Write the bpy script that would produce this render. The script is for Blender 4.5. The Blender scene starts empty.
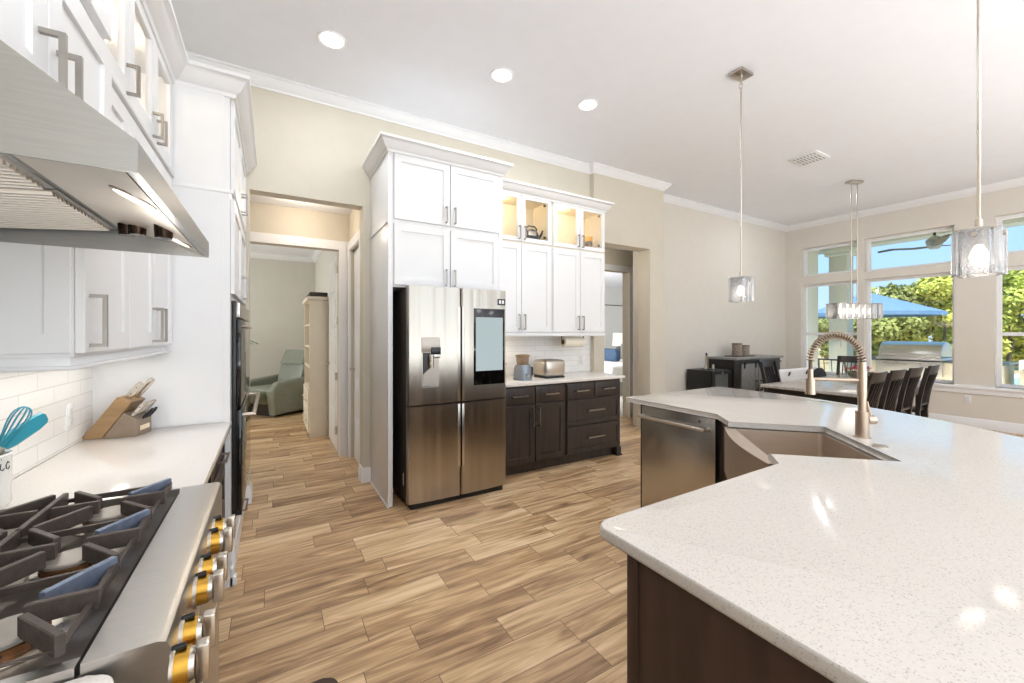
import bpy, bmesh, math, random
from mathutils import Vector, Matrix, Quaternion
R = math.radians
C = bpy.context.scene.collection
sc = bpy.context.scene
random.seed(7)

# ------------------------------------------------------------------ camera
cam_d = bpy.data.cameras.new('camera'); cam = bpy.data.objects.new('camera', cam_d); C.objects.link(cam)
cam.location = (0, 0, 1.40)
cam.rotation_euler = (R(90), 0, -math.atan(240/405.0))
cam_d.sensor_width = 36; cam_d.lens = 405/1024*36; cam_d.shift_y = -8.5/1024
cam_d.clip_start = 0.02; cam_d.clip_end = 500
sc.camera = cam
# ------------------------------------------------------------------ view
sc.view_settings.view_transform = 'Standard'
sc.view_settings.look = 'None'
sc.view_settings.gamma = 1
sc.view_settings.use_curve_mapping = False
sc.view_settings.exposure = -0.06
sc.cycles.use_denoising = True
sc.cycles.max_bounces = 10; sc.cycles.diffuse_bounces = 6; sc.cycles.transparent_max_bounces = 24
sc.cycles.caustics_reflective = False; sc.cycles.caustics_refractive = False
sc.cycles.sample_clamp_indirect = 6
# ------------------------------------------------------------------ world
w = bpy.data.worlds.new('sky'); sc.world = w; w.use_nodes = True
nt = w.node_tree; nt.nodes.clear()
out = nt.nodes.new('ShaderNodeOutputWorld'); bg = nt.nodes.new('ShaderNodeBackground')
tc = nt.nodes.new('ShaderNodeTexCoord'); sp = nt.nodes.new('ShaderNodeSeparateXYZ')
cr = nt.nodes.new('ShaderNodeValToRGB')
nt.links.new(tc.outputs['Generated'], sp.inputs[0]); nt.links.new(sp.outputs[2], cr.inputs[0])
e = cr.color_ramp.elements
e[0].position = 0.0; e[0].color = (0.62, 0.80, 0.95, 1)
e[1].position = 0.45; e[1].color = (0.25, 0.55, 0.92, 1)
m_ = e.new(0.12); m_.color = (0.44, 0.72, 0.96, 1)
nt.links.new(cr.outputs[0], bg.inputs[0]); bg.inputs[1].default_value = 1.3
nt.links.new(bg.outputs[0], out.inputs[0])
# ------------------------------------------------------------------ lights
def light(name, kind, loc, energy, color=(1, 1, 1), rot=(0, 0, 0), **kw):
    d = bpy.data.lights.new(name, kind); d.energy = energy; d.color = color
    for k, v in kw.items(): setattr(d, k, v)
    o = bpy.data.objects.new(name, d); C.objects.link(o); o.location = loc; o.rotation_euler = rot
    return o
light('sun', 'SUN', (0, 0, 20), 6.0, (1, .96, .88), (R(33), 0, R(-62)), angle=R(1))
# added area lamps behind the camera, out of view, as frontal fill
for lx in (1.1, 3.6, 6.1):
    light('rear_fill_light', 'AREA', (lx, -4.7, 1.75), 40, (.90, .955, 1), (R(100), 0, 0), shape='RECTANGLE', size=1.7, size_y=2.6)
# added unseen area lamps aimed up to brighten the ceiling
light('living_ceiling_fill', 'AREA', (2.6, -2.7, .9), 330, (.89, .95, 1), (R(180), 0, 0), shape='RECTANGLE', size=6.0, size_y=2.6)
light('dining_ceiling_fill', 'AREA', (6.4, -1.6, .9), 50, (.89, .95, 1), (R(180), 0, 0), shape='RECTANGLE', size=3.0, size_y=2.0)
# disc lamps at the visible recessed cans; the others are added fill without fixtures
for (x, y, p) in ((0.376, 3.205, 22), (1.639, 2.928, 26), (2.543, 2.897, 26), (.55, 1.2, 26), (.55, -.9, 30), (2.6, -1.6, 30), (4.6, -1.6, 30), (7.6, -.5, 30), (7.2, 3.2, 22)):
    light('can_and_fill_lamp', 'AREA', (x, y, 3.515), p*(.42 if y > 2.5 else .22), (.93, .965, 1), (0, 0, 0), shape='DISK', size=(.16 if y > 2.5 else .7))
# added unseen lights that brighten the rooms behind the kitchen
# added area lamp below sill height, out of view, to brighten the patio ceiling
light('patio_ceiling_fill', 'AREA', (10.0, 1.5, -.06), 150, (1, .97, .9), (R(180), 0, 0), shape='RECTANGLE', size=1.3, size_y=7)
light('study_fill_light', 'AREA', (-2.7, 7.4, 1.6), 75, (.97, 1, .98), (R(90), 0, R(-90)), shape='RECTANGLE', size=2.2, size_y=1.8)
light('bedroom_fill_light', 'AREA', (5.2, 7.6, 1.7), 110, (1, 1, 1), (R(90), 0, R(-90)), shape='RECTANGLE', size=2.4, size_y=1.8)
light('hall_fill_light', 'POINT', (.25, 4.5, 2.6), 8, (1, .85, .68), shadow_soft_size=.08)  # added point lights without fixtures, filling both halls
light('bedroom_hall_fill_light', 'POINT', (3.75, 4.45, 2.55), 9, (1, .93, .82), shadow_soft_size=.08)

# ------------------------------------------------------------------ helpers
def lin(c):
    return tuple(((v/255)/12.92 if v/255 <= .04045 else ((v/255+.055)/1.055)**2.4) for v in c)
MATS = {}
def mat(name, rgb, rough=.5, metal=0, var=.04, scale=8, stretch=(1, 1, 1), bump=0, bscale=None, coat=0, spec=.5, trans=0, em=None, emS=0):
    if name in MATS: return MATS[name]
    m = bpy.data.materials.new(name); m.use_nodes = True; t = m.node_tree; b = t.nodes['Principled BSDF']
    c = lin(rgb)
    geo = t.nodes.new('ShaderNodeTexCoord'); mp = t.nodes.new('ShaderNodeMapping'); mp.inputs['Scale'].default_value = stretch
    n = t.nodes.new('ShaderNodeTexNoise'); n.inputs['Scale'].default_value = scale; n.inputs['Detail'].default_value = 4
    t.links.new(geo.outputs['Object'], mp.inputs[0]); t.links.new(mp.outputs[0], n.inputs['Vector'])
    r = t.nodes.new('ShaderNodeValToRGB')
    r.color_ramp.elements[0].position = .3; r.color_ramp.elements[1].position = .7
    r.color_ramp.elements[0].color = (*[max(0, v*(1-var)) for v in c], 1); r.color_ramp.elements[1].color = (*[min(1, v*(1+var)) for v in c], 1)
    t.links.new(n.outputs['Fac'], r.inputs[0]); t.links.new(r.outputs[0], b.inputs['Base Color'])
    b.inputs['Roughness'].default_value = rough; b.inputs['Metallic'].default_value = metal
    b.inputs['Specular IOR Level'].default_value = spec; b.inputs['Coat Weight'].default_value = coat
    b.inputs['Transmission Weight'].default_value = trans
    if em: b.inputs['Emission Color'].default_value = (*lin(em), 1); b.inputs['Emission Strength'].default_value = emS
    if bump:
        n2 = n
        if bscale:
            n2 = t.nodes.new('ShaderNodeTexNoise'); n2.inputs['Scale'].default_value = bscale; n2.inputs['Detail'].default_value = 3
            t.links.new(mp.outputs[0], n2.inputs['Vector'])
        bp = t.nodes.new('ShaderNodeBump'); bp.inputs['Strength'].default_value = bump; bp.inputs['Distance'].default_value = .01
        t.links.new(n2.outputs['Fac'], bp.inputs['Height']); t.links.new(bp.outputs[0], b.inputs['Normal'])
    MATS[name] = m; return m
def glass(name, tint=(1, 1, 1), refl=.5, body=0.0, bcol=(1, 1, 1)):
    if name in MATS: return MATS[name]
    m = bpy.data.materials.new(name); m.use_nodes = True; t = m.node_tree; t.nodes.clear()
    o = t.nodes.new('ShaderNodeOutputMaterial'); tr = t.nodes.new('ShaderNodeBsdfTransparent'); tr.inputs[0].default_value = (*tint, 1)
    g = t.nodes.new('ShaderNodeBsdfGlossy'); g.inputs['Roughness'].default_value = .02
    f = t.nodes.new('ShaderNodeFresnel'); f.inputs[0].default_value = 1.45
    mu = t.nodes.new('ShaderNodeMath'); mu.operation = 'MULTIPLY'; mu.inputs[1].default_value = refl
    mx = t.nodes.new('ShaderNodeMixShader')
    t.links.new(f.outputs[0], mu.inputs[0]); t.links.new(mu.outputs[0], mx.inputs[0])
    src = tr
    if body:
        di = t.nodes.new('ShaderNodeBsdfDiffuse'); di.inputs[0].default_value = (*bcol, 1)
        nz = t.nodes.new('ShaderNodeTexNoise'); nz.inputs['Scale'].default_value = 30
        m2 = t.nodes.new('ShaderNodeMath'); m2.operation = 'MULTIPLY'; m2.inputs[1].default_value = body*2
        t.links.new(nz.outputs['Fac'], m2.inputs[0])
        mb_ = t.nodes.new('ShaderNodeMixShader'); t.links.new(m2.outputs[0], mb_.inputs[0])
        t.links.new(tr.outputs[0], mb_.inputs[1]); t.links.new(di.outputs[0], mb_.inputs[2]); src = mb_
    t.links.new(src.outputs[0], mx.inputs[1]); t.links.new(g.outputs[0], mx.inputs[2]); t.links.new(mx.outputs[0], o.inputs[0])
    MATS[name] = m; return m
def emis(name, rgb, s):
    if name in MATS: return MATS[name]
    m = bpy.data.materials.new(name); m.use_nodes = True; t = m.node_tree; t.nodes.clear()
    o = t.nodes.new('ShaderNodeOutputMaterial'); q = t.nodes.new('ShaderNodeEmission'); q.inputs[0].default_value = (*lin(rgb), 1); q.inputs[1].default_value = s
    t.links.new(q.outputs[0], o.inputs[0]); MATS[name] = m; return m

I4 = Matrix.Identity(4)
def frame(origin, u, n):
    u = Vector(u); n = Vector(n); z = Vector((0, 0, 1))
    return Matrix(((u.x, z.x, n.x, origin[0]), (u.y, z.y, n.y, origin[1]), (u.z, z.z, n.z, origin[2]), (0, 0, 0, 1)))
FY = lambda x, y, z: frame((x, y, z), (1, 0, 0), (0, -1, 0))     # faces -Y : a=+X b=+Z c=-Y
FX = lambda x, y, z: frame((x, y, z), (0, 1, 0), (1, 0, 0))      # faces +X : a=+Y b=+Z c=+X
FNX = lambda x, y, z: frame((x, y, z), (0, -1, 0), (-1, 0, 0))   # faces -X
def wloc(o):
    v = Vector((0, 0, 0))
    while o is not None: v += o.location; o = o.parent
    return v
class MB:
    def __init__(s, M=None): s.bm = bmesh.new(); s.M = M or I4
    def v(s, co): return s.bm.verts.new(s.M @ Vector(co))
    def f(s, vs, smooth=False):
        try: q = s.bm.faces.new(vs); q.smooth = smooth; return q
        except ValueError: return None
    def box(s, x0, x1, y0, y1, z0, z1, bev=0, seg=2):
        c = [s.v((x, y, z)) for z in (z0, z1) for y in (y0, y1) for x in (x0, x1)]
        fs = [s.f([c[i] for i in q]) for q in ((0, 2, 3, 1), (4, 5, 7, 6), (0, 1, 5, 4), (1, 3, 7, 5), (3, 2, 6, 7), (2, 0, 4, 6))]
        if bev:
            ed = list({e for f in fs for e in f.edges})
            r = bmesh.ops.bevel(s.bm, geom=ed, offset=bev, segments=seg, affect='EDGES', profile=.5)
            if seg > 2:
                for f in r['faces']: f.smooth = True
        return s
    def prism(s, pts, ext, bev=0, seg=2):
        e = Vector(ext); a = [s.v(p) for p in pts]; b = [s.v(Vector(p)+e) for p in pts]; n = len(pts)
        fs = [s.f(a[::-1]), s.f(b)]+[s.f([a[i], a[(i+1) % n], b[(i+1) % n], b[i]]) for i in range(n)]
        if bev:
            ed = list({x for f in fs[:2] for x in f.edges})
            bmesh.ops.bevel(s.bm, geom=ed, offset=bev, segments=seg, affect='EDGES', profile=.5)
        return s
    def ring(s, rings, closed=False, smooth=True, cap=True):
        n = len(rings[0]); vs = [[s.v(p) for p in r] for r in rings]; m = len(vs)
        for i in range(m if closed else m-1):
            A, B = vs[i], vs[(i+1) % m]
            for k in range(n): s.f([A[k], A[(k+1) % n], B[(k+1) % n], B[k]], smooth)
        if cap and not closed: s.f(vs[0][::-1]); s.f(vs[-1])
        return s
    def cyl(s, p0, p1, r0, r1=None, n=24, smooth=True):
        p0 = Vector(p0); p1 = Vector(p1); r1 = r0 if r1 is None else r1
        d = (p1-p0).normalized(); q = d.to_track_quat('Z', 'Y')
        rr = [[p+q @ Vector((math.cos(2*math.pi*k/n)*r, math.sin(2*math.pi*k/n)*r, 0)) for k in range(n)] for p, r in ((p0, r0), (p1, r1))]
        return s.ring(rr, smooth=smooth)
    def lathe(s, prof, c=(0, 0, 0), n=28, cap=True):
        c = Vector(c)
        rr = [[c+Vector((math.cos(2*math.pi*k/n)*max(r, 1e-4), math.sin(2*math.pi*k/n)*max(r, 1e-4), z)) for k in range(n)] for r, z in prof]
        return s.ring(rr, cap=cap)
    def tube(s, path, r, n=10, closed=False, sec=None, smooth=True, up=None):
        P = [Vector(p) for p in path]; m = len(P)
        sec = sec or [(math.cos(2*math.pi*k/n), math.sin(2*math.pi*k/n)) for k in range(n)]
        rad = r if isinstance(r, (list, tuple)) else [r]*m
        rings = []; prev = None
        for i in range(m):
            if closed: t0 = (P[i]-P[i-1]).normalized(); t1 = (P[(i+1) % m]-P[i]).normalized()
            else:
                t0 = (P[i]-P[i-1]).normalized() if i else (P[1]-P[0]).normalized()
                t1 = (P[i+1]-P[i]).normalized() if i < m-1 else t0
            t = (t0+t1); t = t.normalized() if t.length > 1e-6 else t0
            if prev is None:
                g = Vector(up) if up else (Vector((0, 0, 1)) if abs(t.z) < .9 else Vector((1, 0, 0)))
                x = g.cross(t).normalized()
            else:
                x = (prev-t*prev.dot(t)).normalized()
            prev = x; y = t.cross(x)
            k = 1/max(.5, t.dot(t0))
            bi = (t1-t0)
            rg = []
            for a, b in sec:
                o = x*a*rad[i]+y*b*rad[i]
                if bi.length > 1e-4:
                    bn = bi.normalized(); o = o+bn*(o.dot(bn)*(k-1))
                rg.append(P[i]+o)
            rings.append(rg)
        return s.ring(rings, closed=closed, smooth=smooth)
    def ball(s, c, r, n=20, m=12):
        c = Vector(c); r = Vector(r) if not isinstance(r, (int, float)) else Vector((r, r, r))
        rr = []
        for j in range(1, m):
            th = math.pi*j/m
            rr.append([c+Vector((r.x*math.sin(th)*math.cos(2*math.pi*k/n), r.y*math.sin(th)*math.sin(2*math.pi*k/n), -r.z*math.cos(th))) for k in range(n)])
        return s.ring(rr)
    def build(s, name, m, parent=None):
        bmesh.ops.recalc_face_normals(s.bm, faces=s.bm.faces)
        if parent is not None:
            off = wloc(parent)
            if off.length: bmesh.ops.translate(s.bm, verts=s.bm.verts, vec=-off)
        me = bpy.data.meshes.new(name); s.bm.to_mesh(me); s.bm.free(); me.set_sharp_from_angle(angle=R(38)); me.materials.append(m)
        o = bpy.data.objects.new(name, me); C.objects.link(o)
        if parent is not None: o.parent = parent
        return o
SQ = [(-1, -1), (1, -1), (1, 1), (-1, 1)]
def tag(o, label, cat, group=None, kind=None):
    o['label'] = label; o['category'] = cat
    if group: o['group'] = group
    if kind: o['kind'] = kind
    return o
def thing(name, label, cat, loc=(0, 0, 0), group=None):
    o = bpy.data.objects.new(name, None); C.objects.link(o); o.location = loc; o.empty_display_size = .05
    return tag(o, label, cat, group)
def struct(o): o['kind'] = 'structure'; return o
def base(o):     # top-level mesh gets its origin at its base
    me = o.data; vs = [v.co for v in me.vertices]
    c = Vector((sum(v.x for v in vs)/len(vs), sum(v.y for v in vs)/len(vs), min(v.z for v in vs)))
    for v in me.vertices: v.co -= c
    o.location = c; return o
def dup(root, loc, rotz=None, label=None, group=None):
    def cp(o, par):
        c = o.copy(); C.objects.link(c); c.parent = par
        for ch in o.children: cp(ch, c)
        return c
    r = cp(root, None); r.location = loc
    if rotz is not None: r.rotation_euler = (0, 0, rotz)
    if label: r['label'] = label
    if group: r['group'] = group
    return r
def wall(name, M, u0, u1, z0, z1, t, m, holes=()):
    """solid wall in local (a,b) with thickness -t..0 along c, rectangular holes (a0,a1,b0,b1)"""
    us = sorted({u0, u1, *[h[i] for h in holes for i in (0, 1)]}); zs = sorted({z0, z1, *[h[i] for h in holes for i in (2, 3)]})
    us = [u for u in us if u0 <= u <= u1]; zs = [z for z in zs if z0 <= z <= z1]
    s = MB(M); V = {}
    def gv(i, j, k):
        if (i, j, k) not in V: V[(i, j, k)] = s.v((us[i], zs[j], 0 if k else -t))
        return V[(i, j, k)]
    def solid(i, j):
        if not (0 <= i < len(us)-1 and 0 <= j < len(zs)-1): return False
        cu = (us[i]+us[i+1])/2; cz = (zs[j]+zs[j+1])/2
        return not any(h[0] < cu < h[1] and h[2] < cz < h[3] for h in holes)
    for i in range(len(us)-1):
        for j in range(len(zs)-1):
            if not solid(i, j): continue
            for k in (0, 1): s.f([gv(i, j, k), gv(i+1, j, k), gv(i+1, j+1, k), gv(i, j+1, k)])
            if not solid(i-1, j): s.f([gv(i, j, 0), gv(i, j+1, 0), gv(i, j+1, 1), gv(i, j, 1)])
            if not solid(i+1, j): s.f([gv(i+1, j, 0), gv(i+1, j+1, 0), gv(i+1, j+1, 1), gv(i+1, j, 1)])
            if not solid(i, j-1): s.f([gv(i, j, 0), gv(i+1, j, 0), gv(i+1, j, 1), gv(i, j, 1)])
            if not solid(i, j+1): s.f([gv(i, j+1, 0), gv(i+1, j+1, 0), gv(i+1, j+1, 1), gv(i, j+1, 1)])
    return struct(s.build(name, m))
def molding(name, path, prof, m, z, parent=None, closed=False):
    """profile (d outwards to the left of travel, h up) swept along a 2D path with mitres"""
    P = [Vector((p[0], p[1])) for p in path]; n = len(P); s = MB(); rings = []
    for i in range(n):
        t0 = (P[i]-P[i-1]).normalized() if i else (P[1]-P[0]).normalized()
        t1 = (P[i+1]-P[i]).normalized() if i < n-1 else t0
        n0 = Vector((-t0.y, t0.x)); n1 = Vector((-t1.y, t1.x)); b = (n0+n1); b = b/ (1+n0.dot(n1))
        rings.append([(P[i].x+b.x*d, P[i].y+b.y*d, z+h) for d, h in prof])
    s.ring(rings, smooth=False)
    return s.build(name, m, parent)
CROWN = [(0, 0), (.008, 0), (.012, .012), (.026, .02), (.048, .046), (.06, .062), (.066, .074), (.076, .077), (.076, .095), (0, .095)]
CABCROWN = [(0, 0), (.008, 0), (.012, .02), (.03, .03), (.055, .07), (.065, .085), (.075, .09), (.075, .11), (0, .11)]
BASEB = [(0, 0), (.016, 0), (.016, .105), (.011, .118), (.008, .135), (0, .14)]

# ------------------------------------------------------------------ materials
def floor_mat():
    m = bpy.data.materials.new('wood_plank_tile'); m.use_nodes = True; t = m.node_tree; b = t.nodes['Principled BSDF']
    N = t.nodes.new; L = t.links.new
    def math_(op, a, bb=None, c=None):
        n = N('ShaderNodeMath'); n.operation = op
        for i, v in enumerate((a, bb, c)):
            if v is None: continue
            if isinstance(v, (int, float)): n.inputs[i].default_value = v
            else: L(v, n.inputs[i])
        return n.outputs[0]
    tc = N('ShaderNodeTexCoord'); sx = N('ShaderNodeSeparateXYZ'); L(tc.outputs['Object'], sx.inputs[0])
    X, Y = sx.outputs[0], sx.outputs[1]
    Wd, Ln = .168, .62
    ry = math_('DIVIDE', math_('ADD', Y, 20-1.59+.168*3), Wd); row = math_('FLOOR', ry); fy = math_('FRACT', ry)
    wn = N('ShaderNodeTexWhiteNoise'); wn.noise_dimensions = '1D'; L(row, wn.inputs['W'])
    rx = math_('ADD', math_('DIVIDE', math_('ADD', X, 20), Ln), math_('ADD', wn.outputs['Value'], math_('MULTIPLY', row, .37))); col = math_('FLOOR', rx); fx = math_('FRACT', rx)
    cv = N('ShaderNodeCombineXYZ'); L(row, cv.inputs[0]); L(col, cv.inputs[1])
    w2 = N('ShaderNodeTexWhiteNoise'); w2.noise_dimensions = '2D'; L(cv.outputs[0], w2.inputs['Vector'])
    # grain
    off = N('ShaderNodeVectorMath'); off.operation = 'SCALE'; L(w2.outputs['Color'], off.inputs[0]); off.inputs['Scale'].default_value = 37
    ad = N('ShaderNodeVectorMath'); ad.operation = 'ADD'; L(tc.outputs['Object'], ad.inputs[0]); L(off.outputs[0], ad.inputs[1])
    mp = N('ShaderNodeMapping'); mp.inputs['Scale'].default_value = (1.1, 9, 1); L(ad.outputs[0], mp.inputs[0])
    n1 = N('ShaderNodeTexNoise'); n1.inputs['Scale'].default_value = 1.7; n1.inputs['Detail'].default_value = 6; n1.inputs['Distortion'].default_value = 1.2; L(mp.outputs[0], n1.inputs['Vector'])
    mp2 = N('ShaderNodeMapping'); mp2.inputs['Scale'].default_value = (2, 60, 1); L(ad.outputs[0], mp2.inputs[0])
    n2 = N('ShaderNodeTexNoise'); n2.inputs['Scale'].default_value = 2; n2.inputs['Detail'].default_value = 3; L(mp2.outputs[0], n2.inputs['Vector'])
    f = math_('ADD', math_('MULTIPLY', n1.outputs['Fac'], .75), math_('ADD', math_('MULTIPLY', n2.outputs['Fac'], .25), math_('MULTIPLY', math_('SUBTRACT', w2.outputs['Value'], .5), .17)))
    r = N('ShaderNodeValToRGB'); L(f, r.inputs[0]); el = r.color_ramp.elements
    el[0].position = .30; el[0].color = (*lin((134, 102, 74)), 1); el[1].position = .70; el[1].color = (*lin((236, 208, 170)), 1)
    q = el.new(.44); q.color = (*lin((184, 148, 110)), 1); q = el.new(.55); q.color = (*lin((213, 180, 138)), 1)
    # grout
    gx = math_('MINIMUM', fx, math_('SUBTRACT', 1, fx)); gy = math_('MINIMUM', fy, math_('SUBTRACT', 1, fy))
    g = math_('MINIMUM', math_('MULTIPLY', gx, Ln), math_('MULTIPLY', gy, Wd)); gm = math_('LESS_THAN', g, .0016)
    mx = N('ShaderNodeMix'); mx.data_type = 'RGBA'; L(gm, mx.inputs['Factor']); L(r.outputs[0], mx.inputs[6]); mx.inputs[7].default_value = (*lin((112, 86, 66)), 1)
    L(mx.outputs[2], b.inputs['Base Color'])
    L(math_('ADD', math_('MULTIPLY', n1.outputs['Fac'], .2), .22), b.inputs['Roughness'])
    bp = N('ShaderNodeBump'); bp.inputs['Strength'].default_value = .25; bp.inputs['Distance'].default_value = .002; L(math_('SUBTRACT', n2.outputs['Fac'], gm), bp.inputs['Height']); L(bp.outputs[0], b.inputs['Normal'])
    return m
def quartz_mat(name='quartz', dots=1.0, up=0):
    m = bpy.data.materials.new(name); m.use_nodes = True; t = m.node_tree; b = t.nodes['Principled BSDF']; N = t.nodes.new; L = t.links.new
    tc = N('ShaderNodeTexCoord'); v = N('ShaderNodeTexVoronoi'); v.inputs['Scale'].default_value = 420; L(tc.outputs['Object'], v.inputs['Vector'])
    n = N('ShaderNodeTexNoise'); n.inputs['Scale'].default_value = 140; n.inputs['Detail'].default_value = 3; L(tc.outputs['Object'], n.inputs['Vector'])
    r = N('ShaderNodeValToRGB'); L(n.outputs['Fac'], r.inputs[0]); r.color_ramp.elements[0].position = .3; r.color_ramp.elements[1].position = .65
    r.color_ramp.elements[0].color = (*lin((209-7*dots+up, 203-8*dots+up, 197-8*dots+up)), 1); r.color_ramp.elements[1].color = (*lin((212-5*dots+up, 206-5*dots+up, 200-5*dots+up)), 1)
    s = N('ShaderNodeSeparateColor'); L(v.outputs['Color'], s.inputs[0])
    g = N('ShaderNodeMath'); g.operation = 'GREATER_THAN'; g.inputs[1].default_value = .93; L(s.outputs[0], g.inputs[0])
    k = N('ShaderNodeMath'); k.operation = 'MULTIPLY'; k.inputs[1].default_value = .45*dots; L(g.outputs[0], k.inputs[0])
    mx = N('ShaderNodeMix'); mx.data_type = 'RGBA'; L(k.outputs[0], mx.inputs['Factor']); L(r.outputs[0], mx.inputs[6]); mx.inputs[7].default_value = (*lin((140, 130, 122)), 1)
    L(mx.outputs[2], b.inputs['Base Color']); b.inputs['Roughness'].default_value = .1; b.inputs['Specular IOR Level'].default_value = .55
    return m
def tile_mat():
    m = bpy.data.materials.new('white_subway_tile'); m.use_nodes = True; t = m.node_tree; b = t.nodes['Principled BSDF']; N = t.nodes.new; L = t.links.new
    tc = N('ShaderNodeTexCoord'); sx = N('ShaderNodeSeparateXYZ'); L(tc.outputs['Object'], sx.inputs[0])
    ad = N('ShaderNodeMath'); L(sx.outputs[0], ad.inputs[0]); L(sx.outputs[1], ad.inputs[1])
    cv = N('ShaderNodeCombineXYZ'); L(ad.outputs[0], cv.inputs[0]); L(sx.outputs[2], cv.inputs[1])
    k = N('ShaderNodeTexBrick'); L(cv.outputs[0], k.inputs['Vector']); k.inputs['Scale'].default_value = 1; k.inputs['Brick Width'].default_value = .26; k.inputs['Row Height'].default_value = .066
    k.inputs['Mortar Size'].default_value = .0022; k.inputs['Color1'].default_value = (*lin((240, 239, 237)), 1); k.inputs['Color2'].default_value = (*lin((235, 234, 232)), 1); k.inputs['Mortar'].default_value = (*lin((216, 213, 208)), 1)
    L(k.outputs['Color'], b.inputs['Base Color']); b.inputs['Roughness'].default_value = .12
    bp = N('ShaderNodeBump'); bp.inputs['Strength'].default_value = .4; bp.inputs['Distance'].default_value = .002; bp.invert = True; L(k.outputs['Fac'], bp.inputs['Height']); L(bp.outputs[0], b.inputs['Normal'])
    return m
M_floor = floor_mat(); M_quartz = quartz_mat(); M_quartz2 = quartz_mat('white_quartz', .35, 17); M_tile = tile_mat()
M_white = mat('white_paint', (228, 228, 229), .35, var=.01)
M_trim = mat('trim_white', (234, 234, 236), .4, var=.01)
M_wall = mat('beige_wall', (206, 199, 184), .85, var=.015, bump=.08, bscale=60)
M_wall2 = mat('pale_wall', (216, 210, 201), .85, var=.015, bump=.08, bscale=60)
M_ceil = mat('ceiling_white', (235, 237, 243), .9, var=.01, bump=.1, bscale=50)
M_sage = mat('study_wall', (206, 203, 194), .85, var=.015)
M_bedwall = mat('bedroom_wall', (228, 228, 226), .85, var=.01)
M_steel = mat('brushed_steel', (190, 186, 180), .27, 1, var=.05, scale=6, stretch=(30, 30, 1), bump=.03)
M_steelh = mat('brushed_steel_flat', (196, 193, 188), .3, 1, var=.04, scale=8, stretch=(2, 40, 40), bump=.02)
M_fridge = mat('fridge_steel', (178, 170, 160), .2, 1, var=.06, scale=3, stretch=(4, 4, .12), bump=.9)
M_hood = mat('hood_steel', (158, 158, 157), .4, 1, var=.04, scale=8, stretch=(2, 40, 40), bump=.02)
_t = M_fridge.node_tree; _b = _t.nodes['Principled BSDF']; _b.inputs['Anisotropic'].default_value = .85; _b.inputs['Roughness'].default_value = .3
_tg = _t.nodes.new('ShaderNodeTangent'); _tg.direction_type = 'RADIAL'; _tg.axis = 'Z'; _t.links.new(_tg.outputs[0], _b.inputs['Tangent'])
M_nickel = mat('satin_nickel', (196, 188, 178), .28, 1, var=.03)
M_fauc = mat('faucet_nickel', (188, 170, 152), .3, 1, var=.03)
M_dwood = mat('dark_stained_wood', (58, 49, 44), .4, var=.28, scale=5, stretch=(6, 6, .6), spec=.4)
M_dwood2 = mat('island_stained_wood', (72, 54, 44), .4, var=.22, scale=4, stretch=(5, 5, .7), spec=.4)
M_dinwood = mat('espresso_wood', (40, 34, 31), .35, var=.25, scale=6, stretch=(2, 2, 2))
M_grey = mat('weathered_grey_wood', (140, 139, 137), .5, var=.35, scale=6, stretch=(3, 3, 14))
M_black = mat('black_plastic', (18, 18, 19), .3, var=.1)
M_blackgl = mat('black_glass', (10, 10, 11), .06, var=.05)
M_iron = mat('cast_iron_grate', (84, 74, 68), .5, .35, var=.15, scale=60, bump=.15, bscale=250)
M_brass = mat('brass', (196, 152, 66), .28, 1, var=.08)
M_bronze = mat('burner_bronze', (120, 84, 56), .4, .9, var=.2, scale=40)
M_glass = glass('window_glass', refl=.6)
M_cabglass = glass('cabinet_glass', refl=.3)
M_crystal = glass('crystal_glass', (.97, .97, .98), 1.0, .27, (.97, .98, 1))
M_bulb = emis('bulb_glow', (255, 238, 214), 4)
M_canglow = emis('can_light_glow', (255, 240, 220), 9)
M_hoodglow = emis('hood_light_glow', (255, 246, 232), 6)
M_teal = mat('teal_silicone', (40, 140, 160), .4, var=.1)
M_leather = mat('grey_leather', (128, 132, 120), .38, var=.08, scale=20, bump=.1)
M_green = mat('palm_green', (70, 120, 70), .5, var=.25)

# ================================================================== SETTING
def slab(name, x0, x1, y0, y1, z0, z1, m): return struct(MB().box(x0, x1, y0, y1, z0, z1).build(name, m))
slab('floor', -3.2, 9.05, -5.2, 9.8, -.1, 0, M_floor)
slab('ceiling', -.95, 9.15, -5.2, 4.36, 3.535, 3.7, M_ceil)
wall('wall_left', FX(-.75, 0, 0), -5.2, 4.11, 0, 3.57, .15, M_wall)
wall('wall_fridge', FY(0, 3.97, 0), -1.42, 3.52, 0, 3.57, .14, M_wall, [(-.16, .73, 0, 2.585)])
wall('wall_step', FY(0, 3.90, 0), 3.52, 4.85, 0, 3.57, .21, M_wall, [(3.70, 4.56, 0, 2.575)])
wall('wall_dining', FY(0, 4.22, 0), 4.72, 9.15, 0, 3.57, .14, M_wall2)
WX = 8.93
WIN = [(3.06, 3.95, 2.50, 3.05), (3.06, 3.95, .62, 2.34), (1.87, 2.96, 2.47, 3.05), (1.87, 2.96, .62, 2.34), (.58, 1.47, 2.52, 3.08), (.58, 1.47, .62, 2.34)]
FNX0 = FNX(WX, 0, 0)
wall('wall_window', FNX0, -4.22, 5.2, 0, 3.57, .2, M_wall2, [(-b, -a, c, d) for a, b, c, d in WIN])
wall('wall_back', frame((0, -5.2, 0), (-1, 0, 0), (0, 1, 0)), -9.1, .9, 0, 3.57, .15, M_wall2, [(-7.2, -.2, .5, 3.0)])
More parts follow.
